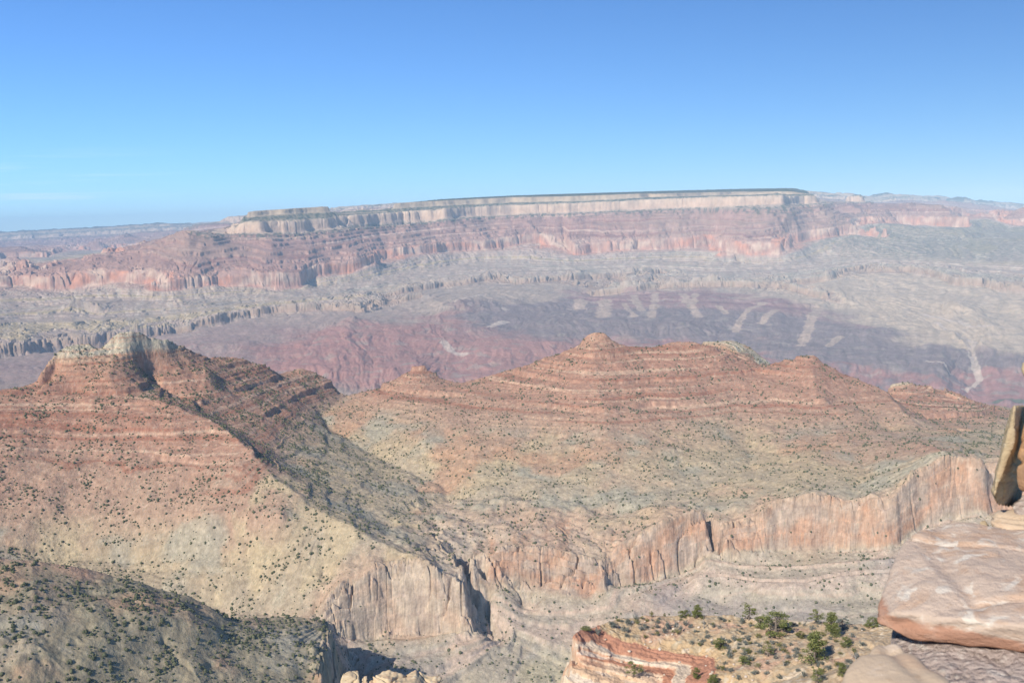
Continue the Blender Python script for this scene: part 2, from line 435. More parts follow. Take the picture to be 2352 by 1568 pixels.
    L(40, [(913, 470, 20.0), (1020, 461, 21.0), (1176, 454, 22.0), (1300, 450, 22.0), (1500, 445, 22.0), (1700, 440, 22.0), (1822, 438, 22.0)])
    L(-500, [(912, 482, 23.0), (1200, 480, 25.0), (1500, 475, 25.0), (1820, 470, 24.0)])
    # Supai slopes of the main wall
    L(-400, [(860, 545, 15.2), (1000, 530, 15.5), (1176, 517, 15.8), (1400, 510, 15.8), (1600, 505, 15.8), (1640, 510, 15.7)])
    L(-290, [(1730, 490, 15.8), (1750, 481, 15.9), (1768, 490, 15.8)])
    L(-330, [(1800, 500, 15.9), (1850, 489, 16.0), (1885, 495, 16.0)])
    L(-420, [(1660, 525, 15.2), (1760, 515, 15.3), (1860, 512, 15.6)])
    L(-480, [(1680, 545, 14.5), (1780, 540, 14.6)])
    # right: red bench, little white butte
    L(-330, [(1880, 471, 19.0), (1930, 470, 18.9), (1990, 472, 18.9), (2100, 471, 19.2), (2176, 470, 19.4), (2195, 478, 19.2)])
    L(-440, [(1900, 490, 18.3), (2050, 484, 18.5), (2190, 484, 18.5), (2215, 490, 18.3)])
    W(-120, -250, 0.06, [15, 17, 17, 16], [(1944, 450, 19.9), (1950, 448, 19.9), (1978, 448, 19.9), (1981, 452, 19.9)])
    L(-120, [(1945, 450.5, 20.15), (1980, 449, 20.15)])
    L(-300, [(1900, 468, 20.2), (1930, 472, 20.5), (1960, 470, 21.0), (2000, 472, 20.4)])
    L(-260, [(2088, 462, 20.2), (2098, 460.5, 20.2), (2106, 464, 20.2)])
    L(-700, [(1880, 476, 21.5), (1990, 478, 22.0), (2100, 478, 22.5), (2200, 486, 22.5), (2300, 492, 22.5)])
    # --- far right plateaus
    L(0, [(1850, 440.5, 27.0), (1865, 438.5, 27.0), (1880, 441, 27.2), (1940, 445.5, 27.5), (1985, 456, 28.0), (2000, 460, 28.5), (2012, 455, 31.0), (2030, 448, 32.0), (2065, 445, 32.5), (2110, 449, 33.0), (2170, 452, 33.0), (2210, 462, 33.5), (2220, 465, 34.0), (2280, 467, 35.0), (2340, 474, 36.0), (2480, 486, 37.0)])
    L(-250, [(1850, 453, 26.0), (1940, 458, 26.5), (2000, 467, 27.5), (2100, 460, 31.0), (2200, 470, 32.0), (2340, 484, 34.0), (2480, 494, 35.0)])
    L(-500, [(1850, 466, 24.5), (1990, 470, 25.5), (2100, 470, 28.0), (2200, 480, 29.0), (2340, 492, 30.0), (2480, 500, 31.0)])
    # --- far rim between mesa and plateau
    L(0, [(762, 478, 26.0), (800, 474, 27.0), (860, 470, 28.0), (912, 467, 28.0)])
    L(-250, [(762, 486, 25.0), (860, 478, 26.5), (912, 477, 26.5)])
    L(-500, [(762, 492, 22.0), (860, 490, 22.0), (912, 487, 22.0)])
    # --- temples left of the mesa
    L(-120, [(535, 506, 25.0), (545, 496, 25.0), (560, 493, 25.5), (580, 491, 26.0)])
    L(-250, [(530, 513, 24.0), (555, 510, 24.0)])
    L(-250, [(440, 524, 26.0), (462, 512, 26.0), (472, 512, 26.0), (482, 508, 26.0), (495, 515, 26.0), (515, 506, 27.0), (525, 507, 27.0)])
    L(-450, [(430, 535, 24.5), (480, 530, 24.0), (530, 525, 23.5)])
    L(-700, [(430, 550, 22.0), (500, 540, 21.5), (540, 535, 20.0)])
    # --- far left
    L(0, [(-150, 541, 44.0), (0, 536, 43.0), (110, 530, 42.0), (250, 522, 40.0), (330, 517, 39.0), (380, 514, 38.0), (402, 513, 38.0), (412, 518, 38.0), (440, 519, 40.0)])
    L(-250, [(-150, 556, 41.0), (0, 552, 40.0), (110, 546, 39.0), (250, 538, 37.0), (400, 530, 35.5)])
    L(-500, [(-150, 572, 36.0), (0, 568, 35.0), (150, 562, 34.0), (300, 552, 32.0), (420, 542, 30.0)])
    L(-650, [(-150, 578, 35.0), (0, 576, 34.0), (150, 572, 33.0), (300, 560, 31.0), (420, 550, 28.0)])
    L(-900, [(200, 585, 24.0), (300, 575, 23.0), (400, 560, 22.0)])
    L(-350, [(235, 548, 29.0), (275, 538, 29.0), (310, 546, 29.0), (400, 545, 27.0)])
    W(-530, -650, 0.12, [14, 16, 16, 10], [(205, 566, 27.0), (265, 558, 27.0), (300, 560, 27.0), (390, 552, 25.5)])
    L(-350, [(-100, 562, 23.0), (0, 572, 23.0), (40, 568, 23.0), (60, 578, 22.8)])
    W(-530, -650, 0.1, [12, 14, 12, 12], [(-100, 580, 21.0), (20, 580, 21.0), (70, 578, 21.0), (110, 580, 21.0)])
    W(-530, -650, 0.1, [14, 16, 12], [(-100, 606, 18.0), (40, 602, 18.0), (80, 602, 18.0)])
    L(-900, [(120, 600, 18.5), (60, 595, 19.5), (150, 592, 20.0)])
    # beyond everything
    for az in np.linspace(-HALF * 1.1, HALF * 1.1, 24):
        s.raw(az, 60000, -900, -300)

    NC = 1900
    segs = [(5200, 7000, 30), (7000, 10500, 330), (10500, 12200, 240), (12200, 16400, 640), (16400, 19500, 150), (19500, 30000, 170), (30000, 56000, 110)]
    lr = np.concatenate([np.linspace(math.log(a), math.log(b), n, endpoint=False) for a, b, n in segs])
    a0, a1 = -HALF, HALF
    clr = np.concatenate([lr[::2], lr[-1:] + 0.01]); caz = np.linspace(a0, a1, NC // 2)
    CT, CS = s.grid(caz, clr)
    az = np.broadcast_to(np.linspace(a0, a1, NC), (len(lr), NC)); LR = np.broadcast_to(lr[:, None], (len(lr), NC))
    R = np.exp(LR); X = R * np.sin(az); Y = R * np.cos(az)
    # promontories and alcoves: bend the plan, more with distance
    far = sstep(20000, 34000, R)
    amp = 75 + 260 * far
    w1 = fbm(X, Y, 900, 4, 101) * amp * 1.3 + fbm(X, Y, 3200, 2, 131) * 900 * far; w2 = fbm(X, Y, 900, 4, 151) * amp * 2.6 + fbm(X, Y, 3000, 2, 171) * 2500 * far
    edge = sstep(0, 0.0, R * 0)
    T, S = sample((CT, CS), a0, a1, clr, az + w1 / R, LR + w2 / R)
    T0, S0 = sample((CT, CS), a0, a1, clr, az, LR)
    Z = T * R
    # drainage: gullies run down the slopes
    # slope of the smooth ground: gullies cut only where it is steep
    dr_ = np.gradient(R[:, 0]).astype(np.float32)[:, None]
    slope = np.hypot(np.gradient(Z, axis=0) / dr_, np.gradient(Z, axis=1) / (R * (az[0, 1] - az[0, 0])))
    slope = np.clip(slope, 0, .6)
    for it in range(3):
        E = np.pad(slope, ((4, 4), (4, 4)), mode='edge')
        slope = (E[:-8, 4:-4] + E[8:, 4:-4] + E[4:-4, :-8] + E[4:-4, 8:] + slope * 2) / 6
    ks = np.clip(slope / .28, .12, 1.15)
    U = az * 13500 + w1 * 1.2; V = R / 3.2
    nearc = np.clip(np.exp(-((S + 195) / 80) ** 2) + np.exp(-((S + 600) / 100) ** 2) + np.exp(-((S + 975) / 50) ** 2), 0, 1)
    supai = sstep(-240, -290, S) * (1 - sstep(-690, -730, S))
    benchy = sstep(-690, -730, S) * (1 - sstep(-1010, -1050, S))
    lowg = sstep(-1010, -1060, S)
    spurs = .55 - ridged(U, V, 1250, 2, 201)
    gul = ridged(U, V, 260, 3, 221) - .6
    gl = ks * (spurs * (85 * supai + 34 * benchy + 60 * lowg) + gul * (13 * supai + (9 + 13 * sstep(-880, -780, S)) * benchy + 26 * lowg)) + far * (1 - lowg) * 80 * (ridged(X, Y, 900, 3, 205) - .6)
    rng = random.Random(5)
    maps = [([300, 0], [300, 0]), ([-20, -45, -80], [-8, -66, -78]), ([-135], [-128]),
            ([-140, -165, -205, -252], [-132, -142, -238, -252]), ledges(-262, -518, 14, 46, 0.85, rng, 0.12), ([-522, -560, -610, -672], [-523, -534, -655, -676]),
            ledges(-684, -850, 12, 34, 0.6, rng, 0.14), ledges(-851, -930, 20, 50, 0.45, rng, 0.16), ([-936, -960, -985, -1012], [-938, -950, -1004, -1014]), ledges(-1020, -1420, 40, 90, 0.15, rng), ([-1500], [-1500])]
    lowf = 1 - sstep(-1015, -1060, S) * 0.85
    def cracks(x, w, seed):
        n_ = noise(x, V / 60, seed)
        return -np.exp(-(n_ / w) ** 2) * np.clip(noise(x * .31, V / 200, seed + 3) * 2.5 + .25, 0, 1)
    flute = noise(U / 420, V / 220, 311) * 105 + np.round(noise(U / 150, V / 80, 312) * 4) / 4 * 56 + fbm(U, R, 70, 3, 313) * 8 + cracks(U / 170, .06, 321) * 60 + cracks(U / 60, .06, 325) * 22
    Sg = S + gl + flute * sstep(-20, -90, S) * lowf * (0.08 * ks + 0.92 * nearc) + ks * fbm(X, Y, 150, 3, 301) * 10
    S2 = terrace(maps, Sg)
    Z = T * R - S + S2
    # rough ground
    Z = Z + fbm(X, Y, 60, 2, 331) * 2 * ks
    forest = sstep(2, 14, S)
    Z = Z + forest * np.abs(fbm(X, Y, 40, 2, 341)) * 14

    # ---- colours (real rock colours, by bed)
    band = fbm(S2 * 6.0, X * 0.02 + Y * 0.012, 60, 3, 401)           # thin beds
    band2 = fbm(S2 * 2.2, X * 0.006, 60, 2, 431)
    patch = fbm(X, Y, 1400, 4, 451)
    streak = fbm(U * 1.6, S2 * 1.2, 90, 4, 471)
    stain = fbm(U, S2 * 2.0, 260, 4, 475)
    tab = [(80, (.045, .055, .035)), (6, (.05, .06, .038)), (0, (.36, .27, .18)), (-60, (.43, .325, .215)), (-78, (.33, .26, .18)),
           (-90, (.16, .145, .10)), (-125, (.20, .17, .12)), (-140, (.50, .37, .26)), (-240, (.48, .33, .23)), (-252, (.40, .30, .22)),
           (-262, (.26, .20, .15)), (-290, (.30, .175, .14)), (-520, (.32, .19, .145)), (-530, (.41, .245, .18)), (-660, (.41, .225, .16)), (-672, (.36, .23, .17)),
           (-690, (.355, .28, .23)), (-800, (.34, .275, .22)), (-945, (.32, .26, .215)), (-952, (.31, .25, .19)), (-1005, (.29, .215, .165)), (-1020, (.31, .255, .205)), (-1500, (.31, .255, .205))]
    C = ramp(tab, S2)
    # thin pale and dark beds of the Supai
    sup = sstep(-258, -275, S2) * (1 - sstep(-520, -530, S2))
    C = mix(C, (.50, .34, .25), sup * sstep(0.28, 0.45, band))
    C = mix(C, (.22, .10, .075), sup * sstep(0.15, 0.45, -band) * 0.75)
    C = mix(C, (.30, .20, .145), sup * sstep(-0.1, 0.5, patch + band2) * 0.6)
    red = sstep(-525, -532, S2) * (1 - sstep(-668, -676, S2))
    C = mix(C, (.50, .36, .26), red * sstep(0.0, 0.4, stain + streak * 0.4) * 0.85)
    C = mix(C, (.52, .22, .12), red * sstep(0.1, 0.45, -stain + streak * 0.3) * 0.6)
    bas = sstep(-680, -700, S2) * (1 - sstep(-940, -950, S2))
    C = mix(C, (.36, .30, .16), bas * sstep(0.15, 0.4, band2) * 0.7)
    C = mix(C, (.265, .25, .195), bas * sstep(0.1, 0.5, -band2 + patch * .5) * 0.7)
    talus = fbm(U / 1.0, V / 7.0, 60, 3, 481)
    C = mix(C, (.37, .33, .265), bas * sstep(0.05, 0.4, talus + .4 * streak) * 0.6)
    C = mix(C, (.245, .23, .18), bas * sstep(0.1, 0.45, -talus) * 0.4)
    # below the lower rim: purple, grey, pale and red grounds, each in its own part of the canyon
    low = sstep(-1000, -1030, S)
    def field(pts, rad):
        """0..1 near a line drawn on the ground"""
        d2 = np.full(X.shape, 9.0, np.float32)
        q = []
        for (ax, ay, ar), (bx, by, br) in zip(pts[:-1], pts[1:]):
            for k in np.linspace(0, 1, 8 if rad > .05 else 28):
                q.append((ax + (bx - ax) * k, ay + (by - ay) * k, (ar + (br - ar) * k) * K))
        for px, py, r in q:
            a_, t_ = polar(px, py)
            l_ = math.log(r); m_ = 3 * rad
            i0, i1 = np.searchsorted(lr, [l_ - m_, l_ + m_]); j0, j1 = np.searchsorted(az[0], [a_ - m_, a_ + m_])
            d2[i0:i1, j0:j1] = np.minimum(d2[i0:i1, j0:j1], (az[i0:i1, j0:j1] - a_) ** 2 + (LR[i0:i1, j0:j1] - l_) ** 2)
        return np.exp(-d2 / (rad * rad))
    wob = fbm(X, Y, 600, 4, 501)
    fine = fbm(X, Y, 160, 3, 531)
    purple = np.clip(field([(1400, 720, 10.0), (1600, 730, 9.8), (1800, 770, 9.0), (2000, 830, 8.2), (2150, 860, 8.0)], 0.13) * 1.3 + wob * 0.4, 0, 1)
    redd = np.clip(field([(780, 830, 8.1), (900, 800, 8.6), (1000, 850, 7.7), (1100, 800, 8.7), (1200, 750, 9.5), (1300, 830, 7.9)], 0.13) * 1.15 + wob * 0.5 + fine * .25, 0, 1)
    redd2 = np.clip(field([(1400, 800, 8.3), (1700, 840, 7.8), (2000, 890, 7.4), (2200, 910, 7.3), (2340, 890, 7.7)], 0.075) * 1.1 + wob * 0.8 + fine * .4, 0, 1)
    grey = np.clip(field([(0, 840, 8.5), (300, 820, 8.8), (560, 770, 9.4), (620, 830, 8.2)], 0.14) + wob * 0.3, 0, 1)
    pale = np.clip(field([(1990, 650, 12.0), (2080, 670, 11.4), (2250, 700, 10.6), (2350, 760, 9.6)], 0.12) * 1.3 + wob * 0.35, 0, 1)
    C = mix(C, (.275, .20, .18), low * grey * 0.9)
    C = mix(C, (.31, .165, .14), low * sstep(0.3, 0.9, redd) * .9)
    C = mix(C, (.185, .15, .145), low * sstep(0.3, 0.65, purple))
    pst = sstep(0.3, 0.6, purple) * (1 - sstep(-1110, -1150, S))
    C = mix(C, (.30, .19, .17), low * pst * 0.8)
    C = mix(C, (.20, .12, .12), low * pst * sstep(0.0, 0.3, band2) * 0.8)
    C = mix(C, (.29, .15, .13), low * sstep(0.5, 0.95, redd2) * .85)
    C = mix(C, (.40, .33, .245), low * sstep(0.35, 0.7, pale))
    C = mix(C, (.27, .235, .2), low * sstep(0.2, 0.5, fine + wob * .3) * 0.6)
    # rubble fans under the rim
    for pts, w in [([(1388, 690, 10.9), (1388, 712, 10.2), (1386, 735, 9.7)], .0065), ([(1432, 695, 10.7), (1442, 712, 10.2), (1458, 735, 9.7)], .0028), ([(1456, 678, 11.2), (1464, 700, 10.6), (1475, 720, 10.1)], .0032),
                   ([(1506, 674, 11.3), (1502, 698, 10.6), (1498, 738, 9.6)], .0036), ([(1568, 680, 11.1), (1582, 700, 10.5), (1605, 735, 9.7)], .0042), ([(1597, 682, 11.1), (1592, 705, 10.4)], .003),
                   ([(1652, 706, 10.3), (1668, 725, 9.9)], .003), ([(1752, 690, 10.6), (1725, 715, 10.1), (1700, 740, 9.6), (1690, 765, 9.1)], .0032), ([(1782, 718, 10.0), (1750, 745, 9.5)], .004),
                   ([(1878, 700, 10.4), (1865, 730, 9.8), (1855, 760, 9.2), (1840, 795, 8.6)], .0042), ([(1930, 770, 9.0), (1900, 795, 8.6)], .003), ([(1330, 690, 10.9), (1335, 705, 10.5)], .006)]:
        f = field(pts, w * 1.3) + fine * 0.5
        C = mix(C, (.36, .285, .225), sstep(0.4, 0.7, f) * low * .9)
    # dry washes
    wash = np.zeros(X.shape, np.float32)
    for pts, w in [([(1045, 695, 10.7), (1060, 690, 10.85), (1110, 670, 11.4)], .0022), ([(1018, 788, 8.75), (1040, 802, 8.5), (1068, 811, 8.4)], .005), ([(1125, 750, 9.5), (1160, 735, 9.8)], .005),
                   ([(2225, 800, 8.9), (2240, 850, 8.3), (2250, 870, 8.0), (2225, 890, 7.8), (2215, 900, 7.7)], .0036), ([(2150, 740, 9.9), (2180, 760, 9.5), (2240, 785, 9.1), (2236, 815, 8.75)], .0026), ([(2130, 850, 8.2), (2180, 865, 8.0)], .002), ([(2120, 715, 10.3), (2230, 752, 9.7), (2330, 756, 9.6)], .003)]:
        wash = np.maximum(wash, sstep(0.4, 0.65, field(pts, w) + fine * 0.35))
    C = mix(C, (.42, .36, .30), wash * 0.85)
    green = sstep(0.4, 0.6, field([(2310, 925, 7.4), (2345, 922, 7.4), (2420, 930, 7.4)], .012) + fine * 0.3)
    C = mix(C, (.12, .13, .09), green)
    # scrub on the upper slopes and darker growth in the right-hand side canyon
    scrub = sstep(0.05, 0.35, fbm(X, Y, 55, 2, 551) + 0.12)
    up = (sstep(-70, -85, S2) - sstep(-132, -142, S2)) + 0.9 * (sstep(-248, -256, S2) - sstep(-285, -330, S2))
    C = mix(C, (.06, .075, .05), np.clip(up, 0, 1) * scrub * 0.85)
    side = field([(2120, 545, 15.8), (2200, 560, 15.3), (2300, 525, 17.5)], 0.1) * sstep(-660, -700, S)
    C = mix(C, (.15, .15, .115), np.clip(side * (0.6 + 1.2 * scrub) - 0.15, 0, 0.7))
    C = C * np.where(S2 < -680, 1, 0)[..., None] * (np.array([1.06, .98, .93], np.float32) - 1) + C
    C = mix(C, (.20, .19, .14), sstep(0.25, 0.5, fbm(X, Y, 70, 2, 571)) * 0.35 * (1 - far) * sstep(-600, -690, S))
    C = np.clip(C * (1 + 0.22 * streak[..., None]), 0.01, 0.8)

    ones = np.ones((len(lr) - 1, NC - 1), bool)
    Rc = R[:-1, :-1]; Sc = S[:-1, :-1]; Ac = az[:-1, :-1]
    azof = lambda px: float(polar(px, 500)[0])
    dist = Rc > 23500
    floor = (Sc < -1012) & (Rc < 12500)
    mesa = (Ac > azof(556)) & (Ac < azof(768)) & (Rc > 15000) & (Rc < 18500) & (Sc > -330)
    butte = (Ac > azof(1936)) & (Ac < azof(1988)) & (Rc > 19600) & (Rc < 20500)
    redb = (Ac > azof(360)) & (Ac < azof(505)) & (Rc > 13700) & (Rc < 15300) & (Sc > -440)
    flat = (Ac > azof(908)) & (Rc > 15000) & (Rc < 23500) & (Sc > -285) & ~butte & (Ac < azof(1872))
    rest = ones & ~(dist | floor | mesa | butte | redb | flat)
    for nm, mk, lab, cat in [('canyon_floor', floor, 'red and purple hills and dry washes on the canyon floor', 'canyon floor'),
                             ('mesa', mesa & ~dist, 'flat topped mesa with pale cliffs left of the long plateau', 'mesa'),
                             ('butte', butte, 'small flat white butte standing alone right of the long plateau', 'butte'),
                             ('red_butte', redb, 'red stepped butte with knobs on top at the left of the mesa', 'butte'),
                             ('plateau', flat, 'long flat plateau with dark forested top and pale cliff band on the skyline', 'plateau'),
                             ('canyon_wall', rest, 'banded red canyon wall with grey green benches below the plateau', 'canyon wall'),
                             ('distant_plateau', dist, 'hazy blue plateau edges on the far horizon', 'plateau')]:
        o = sheet(nm, X, Y, Z, C, mk, M_FAR)
        if o: tag(o, lab, cat, kind='structure')
    print('far Z', Z.min(), Z.max())
    return float(Z.min()), float(Z.max())

FAR_MIN, FAR_MAX = far_canyon()
#@@MID@@
# ================================================================== NEAR RIDGES
def near_ridges():
    s = Surf()
    L = s.line
    W = s.wall
    vpts = []
    # --- skyline of the left ridge (white cap on its peak), then the saddle, then the right ridge
    L([(-150, 905, 2440), (-60, 900, 2440), (0, 893, 2450), (60, 884, 2480), (88, 878, 2500)])
    W([(96, 852, 2490), (112, 836, 2510), (128, 812, 2535)], [40, 44, 40], 22)
    L([(128, 812, 2535), (150, 795, 2550), (175, 787, 2560), (205, 785, 2560), (222, 796, 2560), (232, 802, 2560), (240, 791, 2570), (255, 772, 2570), (268, 762, 2575), (300, 756, 2580), (330, 762, 2590), (348, 771, 2600), (385, 779, 2620), (402, 792, 2640), (440, 805, 2660), (480, 823, 2690), (505, 818, 2710), (540, 819, 2730), (575, 828, 2745), (600, 838, 2760), (628, 850, 2790), (640, 858, 2800)])
    L([(640, 858, 2840), (660, 850, 2880), (690, 842, 2900), (720, 852, 2900), (750, 868, 2890), (765, 878, 2880)])
    W([(765, 880, 2880), (774, 894, 2875)], [14, 12], 10)
    L([(795, 908, 2860), (850, 897, 2820), (900, 877, 2800), (928, 862, 2800)])
    W([(930, 858, 2800), (945, 845, 2800), (970, 842, 2800), (985, 849, 2795), (1003, 862, 2790)], [8, 8, 8, 8, 8], 12, step=10)
    L([(1008, 872, 2780), (1060, 880, 2760), (1100, 868, 2745), (1160, 850, 2720), (1210, 838, 2710), (1250, 825, 2700), (1290, 808, 2690), (1322, 792, 2685)])
    W([(1332, 776, 2690), (1350, 762, 2690), (1366, 757, 2690), (1385, 762, 2690), (1402, 772, 2690)], [18, 18, 18, 14, 10], 16, S=-300, step=10)
    L([(1402, 780, 2690), (1425, 790, 2690), (1470, 795, 2695), (1500, 798, 2700), (1540, 788, 2710), (1560, 785, 2710), (1600, 785, 2715), (1625, 790, 2720), (1650, 800, 2720), (1690, 822, 2720), (1720, 835, 2715), (1750, 846, 2700), (1775, 832, 2700), (1800, 829, 2700), (1815, 831, 2690)])
    W([(1822, 826, 2690), (1850, 815, 2685), (1868, 814, 2685), (1880, 822, 2685)], [7, 8, 8, 7], 10, step=10)
    L([(1890, 832, 2680), (1920, 850, 2670), (1960, 866, 2650), (2000, 882, 2630), (2034, 898, 2610), (2052, 915, 2570), (2080, 950, 2480), (2105, 985, 2400)])
    # pale dome and the pale hump behind the skyline
    L([(1610, 783, 2960, -256), (1650, 782, 2960, -256), (1690, 782, 2960, -256), (1720, 796, 2950, -256), (1745, 818, 2930, -256), (1768, 834, 2900, -256)])
    L([(1700, 812, 2860, -256), (1745, 845, 2820, -256)])
    L([(2036, 893, 2950, -262), (2046, 881, 2960, -256), (2085, 880, 2980, -262), (2130, 885, 2990, -330), (2170, 893, 2990, -340), (2210, 906, 2980, -270), (2240, 925, 2960, -262), (2290, 932, 2960, -470), (2340, 942, 2980, -480), (2480, 965, 3000, -480)])
    L([(2060, 935, 2720, -400), (2120, 960, 2600, -420), (2200, 990, 2450, -480), (2300, 1010, 2400, -500), (2480, 1020, 2400, -500)])
    # ground falling away behind every skyline
    for px, r, dz in [(-150, 2440, 0), (60, 2480, 0), (150, 2560, 0), (300, 2590, 0), (420, 2660, 0), (540, 2740, 0), (640, 2830, 0), (720, 2900, 0), (800, 2880, 0), (900, 2810, 0), (1000, 2800, 0),
                      (1150, 2730, 0), (1280, 2700, 0), (1366, 2700, 0), (1480, 2710, 0), (1850, 2700, 0), (1950, 2670, 0)]:
        a, _ = polar(px, 850)
        zc = None
        s.raw(float(a), r + 190, -480 if 100 < px < 640 else -500)
        s.raw(float(a), r + 700, -800)
    for px in (1560, 1650, 1740, 1900, 2050, 2150, 2300, 2450):
        a, _ = polar(px, 850); s.raw(float(a), 3250, -640)
    for a in np.linspace(-HALF * 1.1, HALF * 1.1, 16):
        s.raw(float(a), 4000, -1050); s.raw(float(a), 5600, -1420)
    # --- left ridge: its crest comes down towards the camera and ends in the pale bluff
    crest = [(262, 830, 2500), (246, 868, 2420), (272, 890, 2380), (307, 906, 2340), (360, 922, 2290), (410, 936, 2250), (460, 955, 2215), (512, 977, 2170), (528, 990, 2140), (548, 1013, 2090), (580, 1045, 2035), (608, 1073, 2000), (632, 1094, 1965), (683, 1135, 1905), (717, 1162, 1870), (740, 1175, 1850), (794, 1202, 1815), (854, 1232, 1775), (910, 1262, 1735), (950, 1278, 1715), (1006, 1292, 1695)]
    L(crest)
    L([(265, 800, 2560), (258, 815, 2535), (262, 830, 2500)])
    # flank to the right of that crest, shaded
    L([(330, 860, 2560), (380, 900, 2500), (450, 925, 2430), (530, 975, 2320), (600, 1020, 2225), (660, 1060, 2155), (740, 1110, 2070), (820, 1160, 1985), (900, 1210, 1900), (970, 1250, 1815)])
    L([(350, 845, 2570), (420, 868, 2560), (470, 862, 2590), (485, 850, 2620)])
    W([(372, 868, 2530), (410, 862, 2540), (450, 850, 2565), (482, 846, 2585)], [10, 12, 12, 12], 14, step=10)
    L([(540, 905, 2560), (600, 885, 2660), (650, 892, 2720), (662, 890, 2740)])
    # valley between the two ridges, down into the gorge
    for q, zz in zip([(740, 955), (760, 985), (800, 1012), (860, 1045), (930, 1082), (990, 1112), (1025, 1128), (1035, 1165), (1048, 1205), (1058, 1235), (1066, 1258)], [-470, -487, -500, -512, -522, -530, -536, -541, -547, -554, -562]):
        a_, t_ = polar(*q); vpts.append((q[0], q[1], zz / float(t_)))
    L([(795, 912, 2840), (760, 935, 2740)] + vpts)
    # --- left face
    L([(110, 900, 2420), (170, 905, 2400), (220, 915, 2340)])
    W([(102, 880, 2440), (150, 880, 2440), (200, 872, 2440)], [26, 28, 20], 14)
    L([(-150, 960, 2330), (0, 950, 2330), (100, 955, 2320), (200, 955, 2300), (300, 965, 2240)], S=-375)
    W([(240, 974, 2240), (300, 973, 2222), (328, 975, 2212), (400, 985, 2172), (470, 976, 2178), (514, 985, 2142)], [14, 20, 24, 18, 16, 16], 14, step=10)
    L([(-150, 1050, 2180), (0, 1050, 2180), (150, 1055, 2170), (300, 1060, 2125), (450, 1068, 2060), (560, 1075, 2000)], S=-425)
    L([(-150, 1160, 2060), (0, 1160, 2060), (150, 1165, 2050), (300, 1170, 2010), (420, 1165, 1965), (540, 1170, 1905), (650, 1180, 1855)], S=-442)
    L([(-150, 1262, 1975), (0, 1272, 1970), (171, 1290, 1955), (300, 1295, 1930), (420, 1290, 1880), (560, 1300, 1815), (680, 1300, 1775)], S=-488)
    L([(440, 1365, 1810), (520, 1405, 1765), (600, 1408, 1735), (700, 1395, 1700)], S=-525)
    L([(742, 1250, 1800, -520), (742, 1330, 1735, -530), (726, 1400, 1690, -536)])
    # bluff
    W([(742, 1412, 1672), (752, 1380, 1680), (782, 1342, 1690), (822, 1336, 1694), (860, 1312, 1705), (892, 1298, 1712), (930, 1290, 1712), (962, 1287, 1708), (1004, 1296, 1700), (1030, 1315, 1692), (1046, 1328, 1688), (1062, 1340, 1680)],
      [18, 58, 108, 124, 148, 158, 166, 170, 158, 136, 118, 96], [0][0] + 26, S=-545, Sb=-640, step=9)
    # its right-hand wall turns away into the gorge
    for (px, py, r) in [(1066, 1341, 1690), (1062, 1322, 1715), (1056, 1305, 1740), (1048, 1290, 1765), (1044, 1278, 1785)]:
        p = at(px, py, r)
        for ox, dz, S_ in ((0, 0, -545), (16, -75, -625), (44, -105, -660)):
            q = p + Vector((ox, 0, dz)); s.raw(math.atan2(q.x, q.y), math.hypot(q.x, q.y), q.z, S_)
    L([(1100, 1360, 1745, -670), (1122, 1385, 1740, -675), (1146, 1408, 1725, -680), (1172, 1440, 1700, -690), (1200, 1480, 1660, -700), (1260, 1548, 1610, -715), (1300, 1600, 1560, -720), (1400, 1720, 1450, -740)])
    # slopes under the bluff
    L([(829, 1478, 1655, -650), (892, 1470, 1660, -650), (968, 1468, 1660, -650), (1030, 1452, 1660, -650), (1074, 1446, 1655, -650)])
    W([(848, 1502, 1632), (920, 1506, 1630), (1000, 1506, 1628), (1032, 1488, 1640), (1095, 1450, 1660), (1108, 1448, 1668)], [6, 6, 7, 8, 10, 16], 10, step=10)
    L([(1130, 1490, 1640, -690), (1090, 1530, 1605, -690), (1050, 1580, 1560, -700), (1000, 1640, 1500, -710)])
    W([(905, 1540, 1590), (960, 1536, 1592), (1036, 1530, 1600)], [12, 14, 12], 10, step=10)
    L([(860, 1570, 1560, -700), (900, 1640, 1480, -710)])
    # --- lower left spur
    L([(-150, 1268, 1430), (0, 1278, 1420), (85, 1285, 1418), (171, 1298, 1416), (230, 1313, 1416), (290, 1324, 1414), (342, 1340, 1412), (427, 1367, 1412), (478, 1396, 1410), (505, 1414, 1410), (530, 1421, 1425), (632, 1417, 1448), (718, 1418, 1456), (745, 1426, 1456)], S=-430)
    for px in range(-150, 740, 6):
        a_, _ = polar(px, 1400); s.raw(float(a_), 1650 - .06 * px, -645, -540); s.raw(float(a_), 1560 - .04 * px, -560, -500)
    L([(715, 1423, 1552), (742, 1438, 1596), (775, 1470, 1622), (800, 1502, 1630), (818, 1545, 1620), (830, 1620, 1540)], S=-655)
    L([(0, 1345, 1350), (120, 1330, 1370), (230, 1335, 1385), (330, 1365, 1375)], S=-440)
    L([(0, 1400, 1310), (200, 1400, 1320), (380, 1415, 1330), (500, 1450, 1340)], S=-460)
    L([(-150, 1470, 1260), (60, 1470, 1265), (200, 1470, 1280), (330, 1465, 1300), (450, 1480, 1315), (560, 1470, 1350), (680, 1460, 1395)], S=-490)
    W([(-150, 1498, 1245), (0, 1490, 1250), (45, 1478, 1258), (100, 1476, 1262), (120, 1500, 1250)], [26, 30, 30, 26, 20], 12, S=-500, Sb=-525, step=10)
    L([(-150, 1580, 1200), (60, 1580, 1205), (200, 1580, 1220), (330, 1570, 1240), (450, 1580, 1240), (560, 1570, 1265), (660, 1560, 1290)], S=-520)
    L([(-150, 1680, 1130), (200, 1680, 1140), (560, 1680, 1160), (690, 1680, 1160)], S=-540)
    L([(380, 1480, 1308), (430, 1530, 1275), (470, 1580, 1235)], S=-505)
